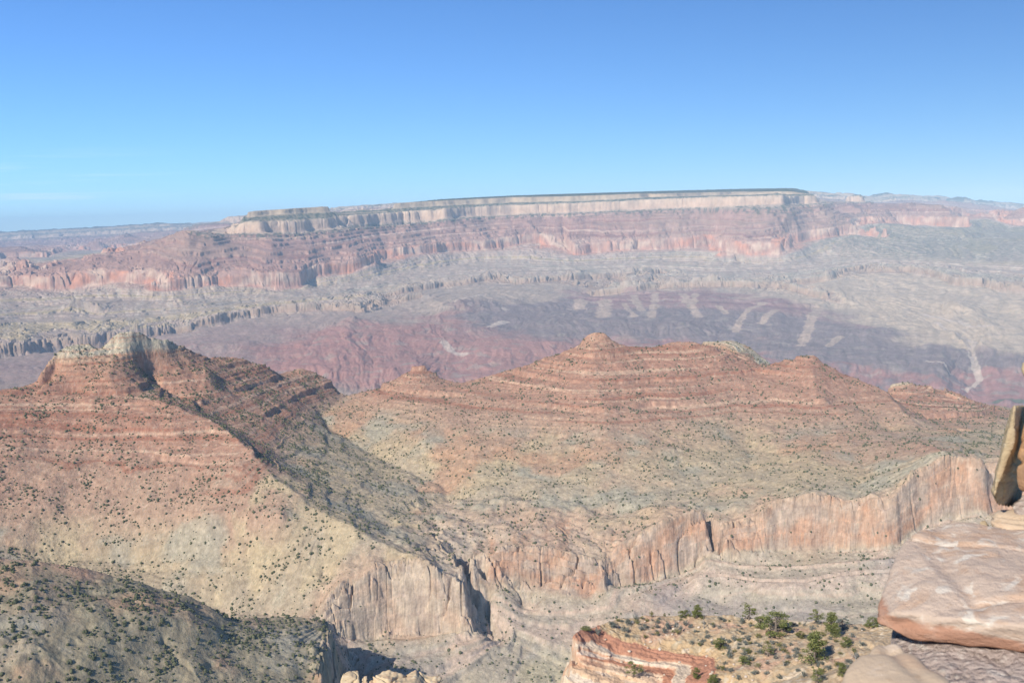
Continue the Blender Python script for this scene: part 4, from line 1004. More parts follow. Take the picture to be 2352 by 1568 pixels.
def scatter_bushes():
    rs = np.random.RandomState(5)
    nr, nc = MZ.shape
    area = (MR * (MAZ[0, 1] - MAZ[0, 0]))[:-1] * np.diff(MR, axis=0)
    area = area[:, :-1]
    R = MR[:-1, :-1]; A = MAZ[:-1, :-1]; S = MS[:-1, :-1]; st = MSTEEP[:-1, :-1]
    clump = fbm(MX, MY, 60, 3, 1001)[:-1, :-1]
    gz = np.gradient(MZ, axis=1)[:-1, :-1] / (R * (MAZ[0, 1] - MAZ[0, 0]))       # rise towards the right
    dens = np.full(R.shape, 1 / 150.0)
    dens *= np.where(S < -640, 0.8, 1.0)
    dens *= np.where(MSPUR, 3.2, 1.0)
    flank = sstep(0.08, 0.35, -gz) * (A < float(polar(1040, 1100)[0])) * (1 - MSPUR)
    dens *= 1 + 0.45 * flank
    dens *= np.where((A < float(polar(760, 1300)[0])) & ~MSPUR, 1.8, 1.0)
    dens *= np.clip(1 + 3.0 * clump + 1.2 * fbm(MX, MY, 18, 2, 1011)[:-1, :-1], 0.1, 4)
    dens *= (1 - sstep(.25, .7, st))
    dens[(R > 3050) | (R < 1180)] = 0
    p = dens * area
    pick = np.nonzero(rs.uniform(0, 1, p.shape) < p)
    i, j = pick
    fx = rs.uniform(0, 1, len(i))
    pos = np.stack([MX[i, j] * (1 - fx) + MX[i, j + 1] * fx, MY[i, j] * (1 - fx) + MY[i, j + 1] * fx, MZ[i, j] * (1 - fx) + MZ[i, j + 1] * fx], -1)
    size = np.exp(rs.normal(0, .5, len(i))) * 2.5 + .6
    size = np.clip(size, 1.4, 6.2) * np.where(MSPUR[i, j], .95, .92)
    # what is in front of the lens and not behind a crest
    d = pos / np.hypot(pos[:, 0], pos[:, 1])[:, None]
    cv = pos @ RN
    px = 1176 + FPX * cv[:, 0] / -cv[:, 2]; py = 784 - FPX * cv[:, 1] / -cv[:, 2]
    hor = np.maximum.accumulate(MZ / MR, axis=0)
    t = pos[:, 2] / np.hypot(pos[:, 0], pos[:, 1])
    seen = (t >= hor[np.maximum(i - 1, 0), j] - 0.0012) & (px > -20) & (px < 2372) & (py < 1590)
    big = np.where(seen & (py < 1560) & (px > 8) & (px < 2000), size / -cv[:, 2], 0)
    first = np.argsort(-big)[:300]
    isfirst = np.zeros(len(i), bool); isfirst[first] = True
    print('bushes', len(i), 'seen', int(seen.sum()), 'largest on spur', int(MSPUR[i, j][first].sum()))
    shapes = [bush_shape(rs, 2, 6, 160) for _ in range(5)]
    meshes = [tri_mesh('juniper', v, f, M_JUN) for v, f in shapes]
    for k in first:
        o = bpy.data.objects.new('juniper_bush', meshes[rs.randint(5)]); COL.objects.link(o)
        w = size[k]
        o.location = pos[k] - np.array([0, 0, .12 * w]); o.scale = (w, w, w * rs.uniform(.8, 1.25)); o.rotation_euler = (0, 0, rs.uniform(0, 6.28))
        tag(o, 'dark green juniper bush, one of the larger ones scattered over the left slopes', 'bush', 'larger juniper bushes dotting the left slopes')
    small = [bush_shape(rs, 1, 4) for _ in range(10)]
    Vs = []; Fs = []; off = 0
    rest = np.nonzero(~isfirst & (seen | (rs.uniform(0, 1, len(i)) < .5)))[0]
    for k in rest:
        v, f = small[rs.randint(10)]
        a = rs.uniform(0, 6.28); c, s_ = math.cos(a), math.sin(a); w = size[k]
        q = np.stack([(v[:, 0] * c - v[:, 1] * s_) * w, (v[:, 0] * s_ + v[:, 1] * c) * w, v[:, 2] * w * rs.uniform(.8, 1.25) - .1 * w], -1) + pos[k]
        Vs.append(q); Fs.append(f + off); off += len(v)
    o = bpy.data.objects.new('shrubs', tri_mesh('shrubs', np.concatenate(Vs), np.concatenate(Fs), M_JUN)); COL.objects.link(o)
    tag(o, 'countless small dark shrubs dotting the ridge slopes', 'shrubs', kind='stuff')
scatter_bushes()

# ------------------------------------------------------------------ trees and shrubs on the ledge
def tube(V, F, pts, rads, seg=6):
    """a tapered tube through pts added to the lists"""
    base = len(V)
    for k, (p, r) in enumerate(zip(pts, rads)):
        p = Vector(p); q = Vector(pts[min(k + 1, len(pts) - 1)]) - Vector(pts[max(k - 1, 0)])
        z = q.normalized(); x = z.orthogonal().normalized(); y = z.cross(x)
        for i in range(seg):
            a = 2 * math.pi * i / seg
            V.append(tuple(p + (x * math.cos(a) + y * math.sin(a)) * r))
    for k in range(len(pts) - 1):
        for i in range(seg):
            j = (i + 1) % seg
            F.append((base + k * seg + i, base + k * seg + j, base + (k + 1) * seg + j, base + (k + 1) * seg + i))

def obj_from(name, V, F, mat, parent=None):
    me = bpy.data.meshes.new(name); me.from_pydata([tuple(v) for v in V], [], [tuple(f) for f in F]); me.update(); me.materials.append(mat)
    o = bpy.data.objects.new(name, me); COL.objects.link(o); o.parent = parent
    return o

def make_tree(name, kind, rs, leafmat):
    """unit-height tree: kind 'pine' (ragged cone), 'round' (full), 'sparse' (open)"""
    root = bpy.data.objects.new(name, None); COL.objects.link(root); root.empty_display_size = .2
    V = []; F = []
    lean = rs.uniform(-.06, .06, 2)
    tube(V, F, [(0, 0, -.08), (lean[0] * .3, lean[1] * .3, .3), (lean[0], lean[1], .75), (lean[0] * 1.3, lean[1] * 1.3, .93)], [.035, .028, .016, .006])
    clumps = []
    n = {'pine': 40, 'round': 34, 'sparse': 17}[kind]
    for k in range(n):
        h = rs.uniform(.1, .98) if kind != 'sparse' else rs.uniform(.3, .95)
        if kind == 'pine': rad = .30 * (1.06 - h) ** .8 + .05
        elif kind == 'round': rad = .40 * math.sqrt(max(.08, 1 - (2 * h - .9) ** 2))
        else: rad = .36 * rs.uniform(.5, 1.1)
        a = rs.uniform(0, 6.28); d = rad * math.sqrt(rs.uniform(.15, 1.0))
        c = Vector((lean[0] * h + d * math.cos(a), lean[1] * h + d * math.sin(a), h))
        tube(V, F, [(lean[0] * h * .8, lean[1] * h * .8, h * .8), tuple((c + Vector((lean[0] * h, lean[1] * h, h * .85))) * .5), tuple(c)], [.012, .008, .003], 4)
        clumps.append((c, rs.uniform(.075, .135) * (1.1 if kind != 'sparse' else .85)))
    obj_from('trunk', V, F, M_BARK, root)
    V = []; F = []
    for c, r in clumps:
        m = int(80 if kind != 'sparse' else 60)
        for _ in range(m):
            u = rs.normal(0, 1, 3); u /= np.linalg.norm(u); u *= rs.uniform(.25, 1.0) ** .5
            p = np.array(c) + u * r * np.array([1.15, 1.15, .8])
            a = rs.normal(0, 1, 3); b = rs.normal(0, 1, 3); a *= .026 / np.linalg.norm(a); b *= .018 / np.linalg.norm(b)
            i = len(V); V += [p - a, p + b, p + a, p - b]; F.append((i, i + 1, i + 2, i + 3))
    obj_from('crown', V, F, leafmat, root)
    return root

def make_dead(name, rs, spread=.25, n=7, thick=.02):
    V = []; F = []
    tube(V, F, [(0, 0, -.06), (.02, 0, .35), (-.02, .03, .7), (.01, .02, 1.0)], [thick * 1.5, thick * 1.1, thick * .7, thick * .25], 5)
    for k in range(n):
        h = rs.uniform(.25, .85); a = rs.uniform(0, 6.28); l = spread * rs.uniform(.5, 1.2)
        p1 = (math.cos(a) * l * .6, math.sin(a) * l * .6, h + l * .35); p2 = (math.cos(a + .3) * l, math.sin(a + .3) * l, h + l * rs.uniform(.4, 1.1))
        tube(V, F, [(0, 0, h), p1, p2], [thick * .7, thick * .45, thick * .2], 4)
        p3 = (p1[0] + math.cos(a - 1) * l * .4, p1[1] + math.sin(a - 1) * l * .4, p1[2] + l * .3)
        tube(V, F, [p1, p3], [thick * .4, thick * .15], 4)
    return obj_from(name, V, F, M_DEAD)

def make_brush(name, rs, mat, twigs=60, leaves=420):
    """unit-wide low shrub of stems and small leaves"""
    root = bpy.data.objects.new(name, None); COL.objects.link(root)
    V = []; F = []; tips = []
    for k in range(twigs // 4):
        a = rs.uniform(0, 6.28); e = rs.uniform(.3, 1.3); l = rs.uniform(.35, .58)
        p = (math.cos(a) * math.cos(e) * l, math.sin(a) * math.cos(e) * l, math.sin(e) * l * 1.1)
        tube(V, F, [(0, 0, -.05), tuple(.5 * q for q in p), p], [.014, .01, .004], 4); tips.append(np.array(p))
    obj_from('stems', V, F, M_DEAD, root)
    V = []; F = []
    for _ in range(leaves):
        t = tips[rs.randint(len(tips))]; c = t * rs.uniform(.55, 1.1) + rs.normal(0, .06, 3)
        a = rs.normal(0, 1, 3); b = rs.normal(0, 1, 3); a *= .045 / np.linalg.norm(a); b *= .03 / np.linalg.norm(b)
        i = len(V); V += [c - a, c + b, c + a, c - b]; F.append((i, i + 1, i + 2, i + 3))
    obj_from('foliage', V, F, mat, root)
    return root

def dup(root):
    r = root.copy(); COL.objects.link(r)
    for ch in root.children:
        c = ch.copy(); COL.objects.link(c); c.parent = r
    return r

def plant_ledge():
    rs = np.random.RandomState(31)
    px2m = lambda p: math.sqrt(p.x ** 2 + p.y ** 2 + p.z ** 2) / FPX
    proto = {}
    used = set()
    def put(key, maker, px, py, h, w, label, cat, group=None):
        if key not in proto: proto[key] = maker()
        o = proto[key] if key not in used else (dup(proto[key]) if proto[key].type == 'EMPTY' else proto[key].copy())
        if key in used and o.type != 'EMPTY': COL.objects.link(o)
        used.add(key)
        p = LEDGE.hit(px, py); u = px2m(p)
        o.location = p
        return o, u
    def tree(kind, mat, var, px, py, h, w, label, name='pine_tree', cat='tree', group='pines and junipers on the near ledge'):
        key = (name, kind, mat.name, var)
        o, u = put(key, lambda: make_tree(name, kind, np.random.RandomState(100 + var * 7 + len(kind)), mat), px, py, h, w, label, cat)
        H = h * u * 1.0; Wd = w * u / .62
        o.scale = (Wd, Wd, H); o.rotation_euler = (0, 0, rs.uniform(0, 6.28))
        tag(o, label, cat, group)
    P_, G_, O_ = M_PINE, M_GREYLEAF, M_OLIVE
    J_ = 'juniper_tree'
    for a in [
        ('pine', P_, 0, 1601, 1419, 29, 24, 'small pointed pine on the back edge of the ledge, left of the orange rock'),
        ('round', P_, 0, 1574, 1416, 15, 20, 'low round green tree beside the pointed pine on the ledge edge', J_),
        ('sparse', P_, 0, 1720, 1424, 33, 36, 'open greyish pine at the back edge right of the orange rock'),
        ('round', P_, 1, 1745, 1443, 26, 22, 'compact olive green juniper touching the left side of the biggest tree', J_),
        ('round', P_, 2, 1782, 1456, 46, 52, 'biggest and widest green pine in the middle of the ledge'),
        ('sparse', P_, 1, 1874, 1432, 30, 31, 'thin open pine beside the bare snag at the back edge'),
        ('pine', P_, 1, 1909, 1458, 48, 34, 'tall green pine right of the bare snag near the back edge'),
        ('sparse', G_, 0, 1937, 1445, 26, 28, 'grey green sparse tree leaning out right of the tall pine', J_),
        ('pine', P_, 2, 1870, 1521, 64, 48, 'tallest leaning pine nearest the big pink boulder'),
        ('round', P_, 0, 1941, 1485, 22, 20, 'small dense round juniper alone between tallest pine and boulder', J_),
        ('round', O_, 0, 1839, 1464, 15, 17, 'small yellow green bush above the tallest pine', J_),
        ('round', P_, 1, 1655, 1488, 22, 24, 'round dark green juniper alone on the tan slope', J_),
        ('sparse', P_, 0, 1763, 1507, 24, 28, 'ragged green tree with grey dead stems below the biggest pine', J_),
        ('round', P_, 2, 1716, 1524, 15, 27, 'low spreading green juniper on a rock step', J_),
        ('round', P_, 0, 1720, 1499, 11, 10, 'tiny green juniper below the tan slope', J_),
        ('sparse', P_, 1, 1455, 1555, 32, 37, 'crooked green tree growing from the white banded cliff', J_),
        ('round', P_, 1, 1601, 1558, 25, 18, 'upright dark green juniper below the red band', J_),
        ('pine', P_, 0, 1639, 1576, 26, 26, 'grey green tree cut by the lower picture edge', J_),
        ('pine', P_, 1, 1934, 1554, 27, 20, 'small pine half hidden beside the big boulder', ),
        ('round', P_, 2, 2002, 1439, 20, 26, 'dark green tree peeking out behind the boulder tip', J_),
        ('round', P_, 0, 1345, 1447, 9, 19, 'flat green shrub on the far left tip of the ledge', J_),
        ('sparse', P_, 0, 1878, 1570, 34, 28, 'grey green pine at the lower picture edge left of the boulder')]:
        kw = {'name': a[8]} if len(a) > 8 else {}
        tree(*a[:8], **kw)
    def brush(mat, var, px, py, h, w, label, group, name='shrub'):
        key = (name, mat.name, var)
        o, u = put(key, lambda: make_brush(name, np.random.RandomState(200 + var), mat), px, py, h, w, label, 'shrub')
        o.scale = (w * u / 1.0, w * u / 1.0, h * u / .55); o.rotation_euler = (0, 0, rs.uniform(0, 6.28))
        tag(o, label, 'shrub', group)
    for v, (px, py, h, w) in enumerate([(1374, 1457, 15, 19), (1440, 1436, 15, 21), (1435, 1450, 14, 19), (1533, 1447, 18, 20), (1565, 1449, 11, 12), (1479, 1447, 15, 17), (1444, 1417, 9, 12), (1688, 1473, 13, 16), (1703, 1432, 12, 13), (1660, 1473, 10, 16)]):
        brush(G_, v % 3, px, py, h, w, ['blue grey shrub alone on the bare red band', 'largest blue grey shrub near the left ledge top', 'blue grey shrub just below the largest grey one', 'full blue grey shrub left of the forked dead tree', 'small grey shrub right of the forked dead tree', 'grey shrub tangled with dead branches on the ledge top', 'small grey shrub on the skyline at the left ledge top', 'thin grey shrub right of the lone round juniper', 'grey shrub below the open greyish pine', 'pale grey shrub left above the lone round juniper'][v], 'blue grey shrubs on the ledge')
    for v, (px, py, h, w) in enumerate([(1461, 1413, 10, 18), (1495, 1415, 12, 13), (1474, 1422, 7, 9), (1421, 1427, 7, 13), (1463, 1430, 8, 13), (1639, 1437, 8, 9), (1546, 1453, 7, 10), (1527, 1416, 6, 9)]):
        brush(O_, v % 2, px, py, h, w, ['wide olive shrub on the skyline of the ledge', 'upright olive shrub on the skyline of the ledge', 'small olive shrub just below the skyline', 'olive shrub near the left end of the ledge top', 'olive shrub right of the largest blue grey shrub', 'tiny olive shrub below the orange rock', 'olive shrub at the foot of the forked dead tree', 'tiny olive tuft on the skyline in the middle'][v], 'olive shrubs on the ledge', 'olive_shrub')
    def dead(var, px, py, h, w, label, spread=.3, n=7):
        o, u = put(('dead', var), lambda: make_dead('dead_tree', np.random.RandomState(300 + var), spread, n), px, py, h, w, label, 'dead tree')
        o.scale = (h * u, h * u, h * u); o.rotation_euler = (rs.uniform(-.1, .1), rs.uniform(-.1, .1), rs.uniform(0, 6.28))
        tag(o, label, 'dead tree', 'dead trees on the ledge')
    dead(0, 1553, 1449, 23, 16, 'forked grey dead tree on the tan slope', .35, 8)
    dead(1, 1617, 1443, 31, 5, 'single thin bare trunk standing on the ledge top', .05, 3)
    dead(2, 1847, 1434, 34, 13, 'bare upright snag on the back edge beside the thin pine', .25, 6)
    dead(3, 1470, 1450, 20, 22, 'low grey dead tree with spreading branches', .5, 10)
    dead(4, 1734, 1499, 17, 16, 'bleached dead stub left of the ragged green tree', .35, 8)
    dead(5, 1774, 1497, 26, 10, 'dead stems sticking up behind the ragged green tree', .2, 5)
    dead(6, 1800, 1530, 18, 30, 'tangled dead branches lying on the pink slope', .7, 12)
    dead(7, 1965, 1520, 20, 34, 'fallen grey dead branches beside the big boulder', .8, 12)
    # low sage all over the slope
    lab = 'low grey sage tuft scattered over the tan ledge slope'
    n = 0
    while n < 190:
        px = rs.uniform(1400, 1990); py = rs.uniform(1418, 1566)
        if px < 1640 and py > 1462 + (px - 1430) * .12: continue
        w = rs.uniform(6, 15) * (1 + (py - 1420) / 260)
        m = G_ if rs.uniform() < .8 else O_
        brush(m, 10 + rs.randint(3), px, py, w * rs.uniform(.45, .7), w, lab, 'low sage tufts on the ledge slope', 'sage_tuft'); n += 1

plant_ledge()

def loose_stones():
    rs = np.random.RandomState(77)
    meshes = []
    for k in range(4):
        v, f = ico(2)
        v = v * rs.uniform(.75, 1.1, (len(v), 1)) * np.array([1, .75, .5]); v = np.sign(v) * np.abs(v) ** .8
        meshes.append(tri_mesh('stone', v, f, M_STONE))
    for k in range(70):
        px = rs.uniform(1330, 1990); py = rs.uniform(1420, 1566)
        p = LEDGE.hit(px, py)
        o = bpy.data.objects.new('stone', meshes[k % 4]); COL.objects.link(o)
        w = rs.uniform(.12, .42) * (1.6 if rs.uniform() < .12 else 1)
        o.location = p + Vector((0, 0, .05)); o.scale = (w, w, w); o.rotation_euler = (rs.uniform(-.3, .3), rs.uniform(-.3, .3), rs.uniform(0, 6.28))
        tag(o, 'small pale loose stone lying on the near ledge', 'stone', 'loose stones on the near ledge')
M_STONE = foliage_material('loose_stone', (.42, .32, .23), (.60, .52, .42), 1.2)
loose_stones()

# ================================================================== FOREGROUND ROCKS
def stone_material(name, base, light, dark, scale, bump=.4, pebbles=0.0, stretch=(1, 1, 2.5), layer=None):
    m = bpy.data.materials.new(name); m.use_nodes = True
    n = m.node_tree.nodes; l = m.node_tree.links
    b = n['Principled BSDF']; b.inputs['Roughness'].default_value = .85; b.inputs['Specular IOR Level'].default_value = .2
    g = n.new('ShaderNodeTexCoord'); mp = n.new('ShaderNodeMapping'); mp.inputs['Scale'].default_value = stretch; mp.inputs['Rotation'].default_value = (.12, .2, .3)
    l.new(g.outputs['Object'], mp.inputs['Vector'])
    def noise_node(s, d, ro=.6, dist=0.0):
        z = n.new('ShaderNodeTexNoise'); z.inputs['Scale'].default_value = s; z.inputs['Detail'].default_value = d; z.inputs['Roughness'].default_value = ro; z.inputs['Distortion'].default_value = dist
        l.new(mp.outputs['Vector'], z.inputs['Vector']); return z
    def blend(prev, col, fac, lo, hi, k=1.0):
        mr = n.new('ShaderNodeMapRange'); mr.interpolation_type = 'SMOOTHSTEP'
        mr.inputs['From Min'].default_value = lo; mr.inputs['From Max'].default_value = hi; mr.inputs['To Max'].default_value = k
        l.new(fac, mr.inputs['Value'])
        x = n.new('ShaderNodeMix'); x.data_type = 'RGBA'
        l.new(mr.outputs['Result'], x.inputs[0])
        if prev is None: x.inputs[6].default_value = (*base, 1)
        else: l.new(prev, x.inputs[6])
        x.inputs[7].default_value = (*col, 1)
        return x.outputs[2]
    n1 = noise_node(scale, 6, .65, .4); n2 = noise_node(scale * 2.3, 5, .6, .8); n3 = noise_node(scale * 9, 4, .7)
    c = blend(None, dark, n1.outputs['Fac'], .48, .66, .85)
    c = blend(c, light, n2.outputs['Fac'], .54, .66, .9)
    c = blend(c, (base[0] * .8, base[1] * .72, base[2] * .65), n3.outputs['Fac'], .55, .72, .6)
    hgt = n3.outputs['Fac']
    if layer:
        sp = n.new('ShaderNodeSeparateXYZ'); l.new(g.outputs['Object'], sp.inputs[0])
        ma = n.new('ShaderNodeMath'); ma.operation = 'MULTIPLY_ADD'; ma.inputs[1].default_value = .09; l.new(n1.outputs['Fac'], ma.inputs[0]); l.new(sp.outputs['Z'], ma.inputs[2])
        c = blend(c, layer[1], ma.outputs[0], layer[0] + .05, layer[0] + .035, .8)
    if pebbles:
        v = n.new('ShaderNodeTexVoronoi'); v.inputs['Scale'].default_value = pebbles
        l.new(g.outputs['Object'], v.inputs['Vector'])
        c = blend(c, light, v.outputs['Distance'], .30, .12, .75)
        ad = n.new('ShaderNodeMath'); ad.operation = 'SUBTRACT'; l.new(hgt, ad.inputs[0]); l.new(v.outputs['Distance'], ad.inputs[1]); hgt = ad.outputs[0]
    l.new(c, b.inputs['Base Color'])
    bp = n.new('ShaderNodeBump'); bp.inputs['Strength'].default_value = bump; bp.inputs['Distance'].default_value = .03
    l.new(hgt, bp.inputs['Height']); l.new(bp.outputs['Normal'], b.inputs['Normal'])
    return m

def rock(name, pts, mat, label, cat='rock', voxel=.02, amp=.02, wl_=.25, smooth=6, seed=0, group=None, beds=0.0, chops=0, crack=1.0):
    """a boulder: hull of the given points, rounded, then roughened"""
    bm = bmesh.new()
    for p in pts: bm.verts.new(Vector(p))
    bmesh.ops.convex_hull(bm, input=bm.verts)
    c = sum((v.co for v in bm.verts), Vector()) / len(bm.verts)
    for v in bm.verts: v.co -= c
    me = bpy.data.meshes.new(name); bm.to_mesh(me); bm.free()
    o = bpy.data.objects.new(name, me); COL.objects.link(o)
    if chops:
        rr = random.Random(seed * 17 + 5)
        bm = bmesh.new(); bm.from_mesh(me)
        ext = max((v.co.length for v in bm.verts))
        for _ in range(chops):
            nrm = Vector((rr.gauss(0, 1), rr.gauss(0, 1), rr.gauss(0, .6))).normalized()
            far_ = max(v.co.dot(nrm) for v in bm.verts)
            bmesh.ops.bisect_plane(bm, geom=bm.verts[:] + bm.edges[:] + bm.faces[:], plane_co=nrm * (far_ * rr.uniform(.9, .97)), plane_no=nrm, clear_outer=True)
            bmesh.ops.holes_fill(bm, edges=[e for e in bm.edges if e.is_boundary])
        bm.to_mesh(me); bm.free()
    rm = o.modifiers.new('remesh', 'REMESH'); rm.mode = 'VOXEL'; rm.voxel_size = voxel
    sm = o.modifiers.new('smooth', 'SMOOTH'); sm.iterations = smooth; sm.factor = .5
    dg = bpy.context.evaluated_depsgraph_get()
    ev = o.evaluated_get(dg); m2 = bpy.data.meshes.new_from_object(ev)
    o.modifiers.clear(); o.data = m2; bpy.data.meshes.remove(me)
    m2.name = name
    nv = len(m2.vertices)
    co = np.empty(nv * 3, np.float32); m2.vertices.foreach_get('co', co); co = co.reshape(-1, 3)
    no = np.empty(nv * 3, np.float32); m2.vertices.foreach_get('normal', no); no = no.reshape(-1, 3)
    d = np.zeros(nv, np.float32); a = 1.0; w = wl_
    for k in range(4):
        q = co / w + seed * 3.7 + k * 11.3
        e = (noise(q[:, 0], q[:, 1] + q[:, 2] * .7, seed + k) + noise(q[:, 1] - q[:, 0] * .5, q[:, 2], seed + 20 + k) + noise(q[:, 2], q[:, 0], seed + 40 + k)) / 1.5
        d += a * (e if k else -np.abs(e) + .25); a *= .5; w *= .47
    if beds:
        d += np.sin((co[:, 2] + .1 * co[:, 0]) / beds + d * 3) * .35 * (1 - np.abs(no[:, 2]))
    q = co / (wl_ * 1.3) + seed
    for k, w in ((0, .035), (1, .03)):
        n_ = noise(q[:, 0] + q[:, 1] * .6, q[:, 2] * 1.5 + q[:, 1] * .8, seed + 70 + k) if k == 0 else noise(q[:, 0] * .5, q[:, 2] * 4 + q[:, 1] * .3, seed + 75)
        d -= crack * (1.0 if k == 0 else .7) * np.exp(-(n_ / w) ** 2)
    q = co / (wl_ * .12)
    d += .10 * (noise(q[:, 0] + q[:, 2], q[:, 1] - q[:, 2], seed + 80) + noise(q[:, 0], q[:, 2], seed + 81))
    co = co + no * (d * amp)[:, None]
    m2.vertices.foreach_set('co', co.ravel()); m2.update()
    m2.polygons.foreach_set('use_smooth', np.ones(len(m2.polygons), bool))
    m2.materials.clear(); m2.materials.append(mat)
    o.location = c
    tag(o, label, cat, group)
    return o

M_SLAB = stone_material('pink_sandstone', (.50, .385, .295), (.62, .55, .45), (.49, .32, .21), 4.2, .5, layer=(-.005, (.36, .17, .10)))
M_CONG = stone_material('pebbly_sandstone', (.40, .32, .27), (.52, .45, .38), (.34, .26, .22), 6, .7, 38)
M_TAN = stone_material('tan_sandstone', (.50, .38, .26), (.57, .45, .33), (.47, .32, .21), 2.5, .25)
M_YEL = stone_material('yellow_grey_sandstone', (.44, .335, .20), (.50, .41, .27), (.40, .27, .16), 4, .5)
M_ORA = stone_material('orange_sandstone', (.50, .30, .16), (.55, .37, .22), (.42, .24, .14), 3, .4)
M_PALE = stone_material('pale_ledge_sandstone', (.54, .41, .25), (.60, .50, .35), (.47, .30, .18), .5, .4)

def A(*q): return [at(px, py, r) for px, py, r in q]
def sunk(pts, dz): return pts + [p + Vector((0, 0, -dz)) for p in pts]

def foreground():
    rock('slab_rock', A((2008, 1418, 3.52), (2014, 1400, 3.56), (2028, 1368, 3.66), (2040, 1335, 3.76), (2064, 1262, 3.98), (2086, 1238, 4.08), (2110, 1222, 4.16), (2150, 1206, 4.28), (2200, 1203, 4.33), (2251, 1206, 4.36), (2352, 1212, 4.38), (2520, 1220, 4.4),
                        (2012, 1440, 3.50), (2066, 1462, 3.46), (2110, 1474, 3.44), (2190, 1474, 3.42), (2240, 1478, 3.42), (2320, 1496, 3.40), (2420, 1500, 3.38), (2520, 1500, 3.38),
                        (2060, 1405, 3.48), (2160, 1412, 3.42), (2260, 1430, 3.38), (2352, 1440, 3.36), (2520, 1440, 3.36),
                        (2080, 1330, 4.2), (2200, 1320, 4.4), (2520, 1320, 4.4)),
         M_SLAB, 'big pinkish sandstone boulder with pale streaks at the right edge', voxel=.009, amp=.026, wl_=.40, smooth=4, seed=1, crack=.5)
    rock('pebbly_rock', sunk(A((2046, 1446, 3.66), (2054, 1500, 3.46), (2068, 1530, 3.36), (2160, 1600, 3.12), (2300, 1640, 3.02), (2540, 1660, 3.0), (2540, 1440, 3.7), (2200, 1420, 3.8), (2060, 1420, 3.8), (2300, 1466, 3.5), (2160, 1456, 3.52)), .5),
         M_CONG, 'grey pebbly rock directly under the big pink boulder', voxel=.016, amp=.012, wl_=.12, smooth=4, seed=2)
    rock('tan_rock', sunk(A((1932, 1572, 2.98), (1948, 1522, 3.08), (1972, 1496, 3.16), (2000, 1480, 3.24), (2040, 1470, 3.30), (2062, 1470, 3.34), (2066, 1500, 3.24), (2100, 1520, 3.16), (2150, 1536, 3.10), (2206, 1572, 2.98), (2240, 1640, 2.8), (1920, 1640, 2.8)), .45),
         M_TAN, 'smooth tan rock in the bottom right, left of the grey pebbly rock', voxel=.014, amp=.012, wl_=.3, smooth=12, seed=3)
    left_ = [(2322, 935), (2321, 972), (2326, 1010), (2311, 1042), (2293, 1076), (2281, 1104), (2276, 1126), (2282, 1144)]
    edge_ = [(2331, 930), (2330, 985), (2331, 1014), (2317, 1047), (2297, 1082), (2286, 1108), (2283, 1138)]
    rock('upright_rock', A(*[(a, b, 4.47) for a, b in left_], *[(a, b, 4.40) for a, b in edge_], (2375, 930, 4.85), (2372, 1000, 4.86), (2362, 1060, 4.86), (2350, 1110, 4.84), (2342, 1166, 4.80), (2294, 1164, 4.50)),
         M_YEL, 'upright yellow grey rock at the right border, its right face in deep shadow', voxel=.007, amp=.006, wl_=.12, smooth=1, seed=4)
    rock('orange_rock', A((2354, 1000, 4.46), (2344, 1050, 4.44), (2336, 1078, 4.42), (2332, 1112, 4.42), (2338, 1128, 4.42), (2352, 1138, 4.42), (2400, 1145, 4.3), (2480, 1145, 4.3), (2480, 940, 4.5), (2400, 930, 4.6), (2350, 960, 4.5), (2480, 1040, 4.2), (2390, 1060, 4.22)),
         M_ORA, 'rounded orange rock at the right border above the pink boulder', voxel=.014, amp=.014, wl_=.25, smooth=6, seed=5)
    rock('brown_rock', A((2322, 1160, 4.55), (2340, 1146, 4.62), (2362, 1138, 4.6), (2480, 1130, 4.6), (2480, 1190, 4.5), (2330, 1185, 4.5), (2480, 1160, 5.0), (2350, 1160, 5.0)),
         M_CONG, 'grey brown stone wedged under the orange rock', voxel=.012, amp=.01, wl_=.2, smooth=3, seed=6)
    rock('ledge_stone', A((2272, 1186, 4.46), (2284, 1174, 4.56), (2310, 1170, 4.62), (2352, 1172, 4.64), (2480, 1166, 4.6), (2276, 1222, 4.36), (2300, 1236, 4.30), (2352, 1246, 4.28), (2480, 1256, 4.26), (2480, 1200, 4.9), (2300, 1200, 4.9)),
         M_TAN, 'pinkish white stone on top of the big boulder at the right border', voxel=.012, amp=.016, wl_=.2, smooth=4, seed=7)
    rock('dark_stone', A((2248, 1206, 4.42), (2250, 1198, 4.44), (2258, 1192, 4.46), (2266, 1196, 4.45), (2270, 1210, 4.42), (2258, 1216, 4.40), (2262, 1200, 4.55)),
         M_YEL, 'small dark stone sitting on the top edge of the big boulder', voxel=.006, amp=.008, wl_=.08, smooth=2, seed=8)
    rock('corner_rock', A((2341, 850, 4.7), (2345, 832, 4.72), (2360, 815, 4.75), (2480, 790, 4.8), (2480, 900, 4.6), (2400, 905, 4.6), (2352, 884, 4.66), (2480, 850, 5.2)),
         M_YEL, 'tip of a tan rock high on the right border', voxel=.014, amp=.012, wl_=.2, smooth=4, seed=9)
    # tips of the ledge far below, at the lower edge of the picture
    rock('rock_block', A((783, 1562, 140), (786, 1546, 140.5), (800, 1541, 141.5), (824, 1538, 142), (825, 1560, 140), (823, 1600, 139), (784, 1610, 139), (800, 1600, 144)),
         M_PALE, 'squared pale block standing in front of the dark gorge shadow', voxel=.12, amp=.22, wl_=2.2, smooth=2, seed=10, beds=.35)
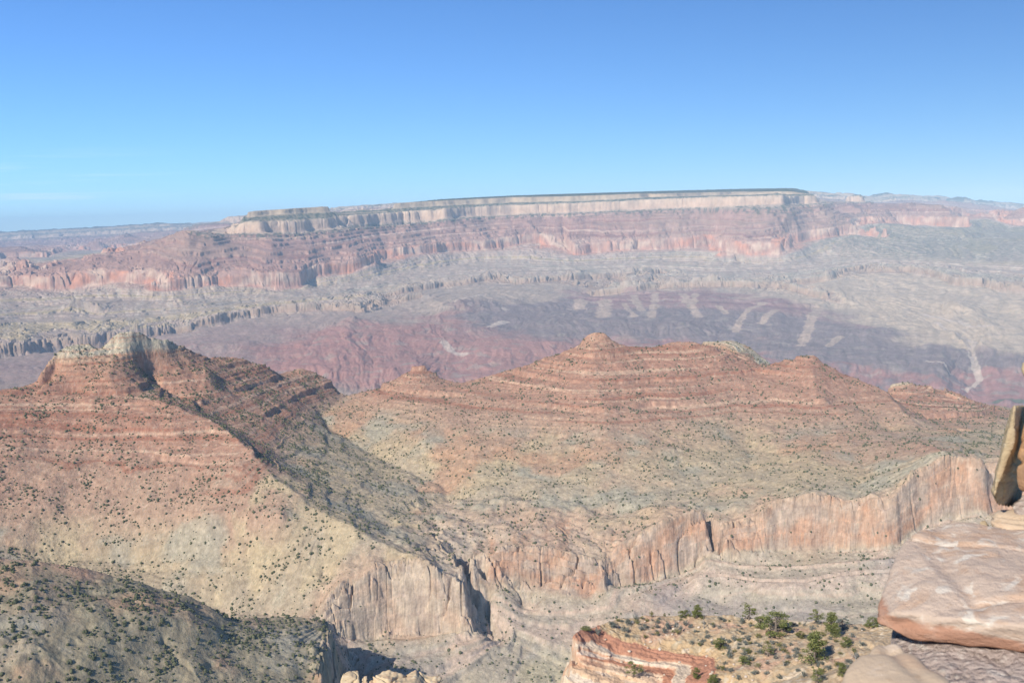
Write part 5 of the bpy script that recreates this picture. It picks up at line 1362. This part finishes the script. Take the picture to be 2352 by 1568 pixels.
    rock('rock_fin', A((831, 1560, 140), (834, 1553, 140.3), (843, 1550, 140.5), (842, 1562, 140), (846, 1600, 139.5), (828, 1600, 139.5), (838, 1580, 142)),
         M_PALE, 'small pale rock fin between the squared block and the wide outcrop', voxel=.1, amp=.15, wl_=1.2, smooth=2, seed=11)
    rock('rock_outcrop', A((846, 1570, 140), (856, 1552, 141), (879, 1543, 142), (920, 1546, 143), (967, 1542, 144), (1003, 1551, 144), (1022, 1568, 143), (1040, 1620, 141), (840, 1620, 138), (900, 1570, 139), (980, 1570, 141), (930, 1600, 148)),
         M_PALE, 'wide pale rock outcrop at the lower picture edge below the bluff', voxel=.14, amp=.6, wl_=3.0, smooth=1, seed=12, beds=.5)
    rock('rock_shelf', A((700, 1580, 139), (760, 1573, 140), (850, 1570, 140), (1020, 1574, 142), (1080, 1600, 141), (1060, 1680, 136), (700, 1680, 134), (880, 1620, 150)),
         M_PALE, 'pale rock shelf under the squared block at the lower picture edge', voxel=.2, amp=.5, wl_=3.0, smooth=1, seed=13)
foreground()
#@@HAZE@@
# ================================================================== HAZE
def haze(density=2.35e-5):
    lo = FAR_MIN - 300.0; hi = max(FAR_MAX, 4.0) + 6.0
    bm = bmesh.new()
    bmesh.ops.create_cube(bm, size=1.0)
    for v in bm.verts:
        v.co.x *= 66000; v.co.y = -500 if v.co.y < 0 else 58000; v.co.z = lo if v.co.z < 0 else hi
    me = bpy.data.meshes.new('haze'); bm.to_mesh(me); bm.free()
    m = bpy.data.materials.new('haze_air'); m.use_nodes = True
    n = m.node_tree.nodes; l = m.node_tree.links
    n.remove(n['Principled BSDF'])
    v = n.new('ShaderNodeVolumePrincipled')
    v.inputs['Color'].default_value = (0.58, 0.80, 1.0, 1)
    v.inputs['Density'].default_value = density
    v.inputs['Anisotropy'].default_value = -0.36
    l.new(v.outputs['Volume'], n['Material Output'].inputs['Volume'])
    me.materials.append(m)
    o = bpy.data.objects.new('haze', me); COL.objects.link(o)
    tag(o, 'thin blue haze filling the canyon air', 'haze', kind='stuff')
haze()
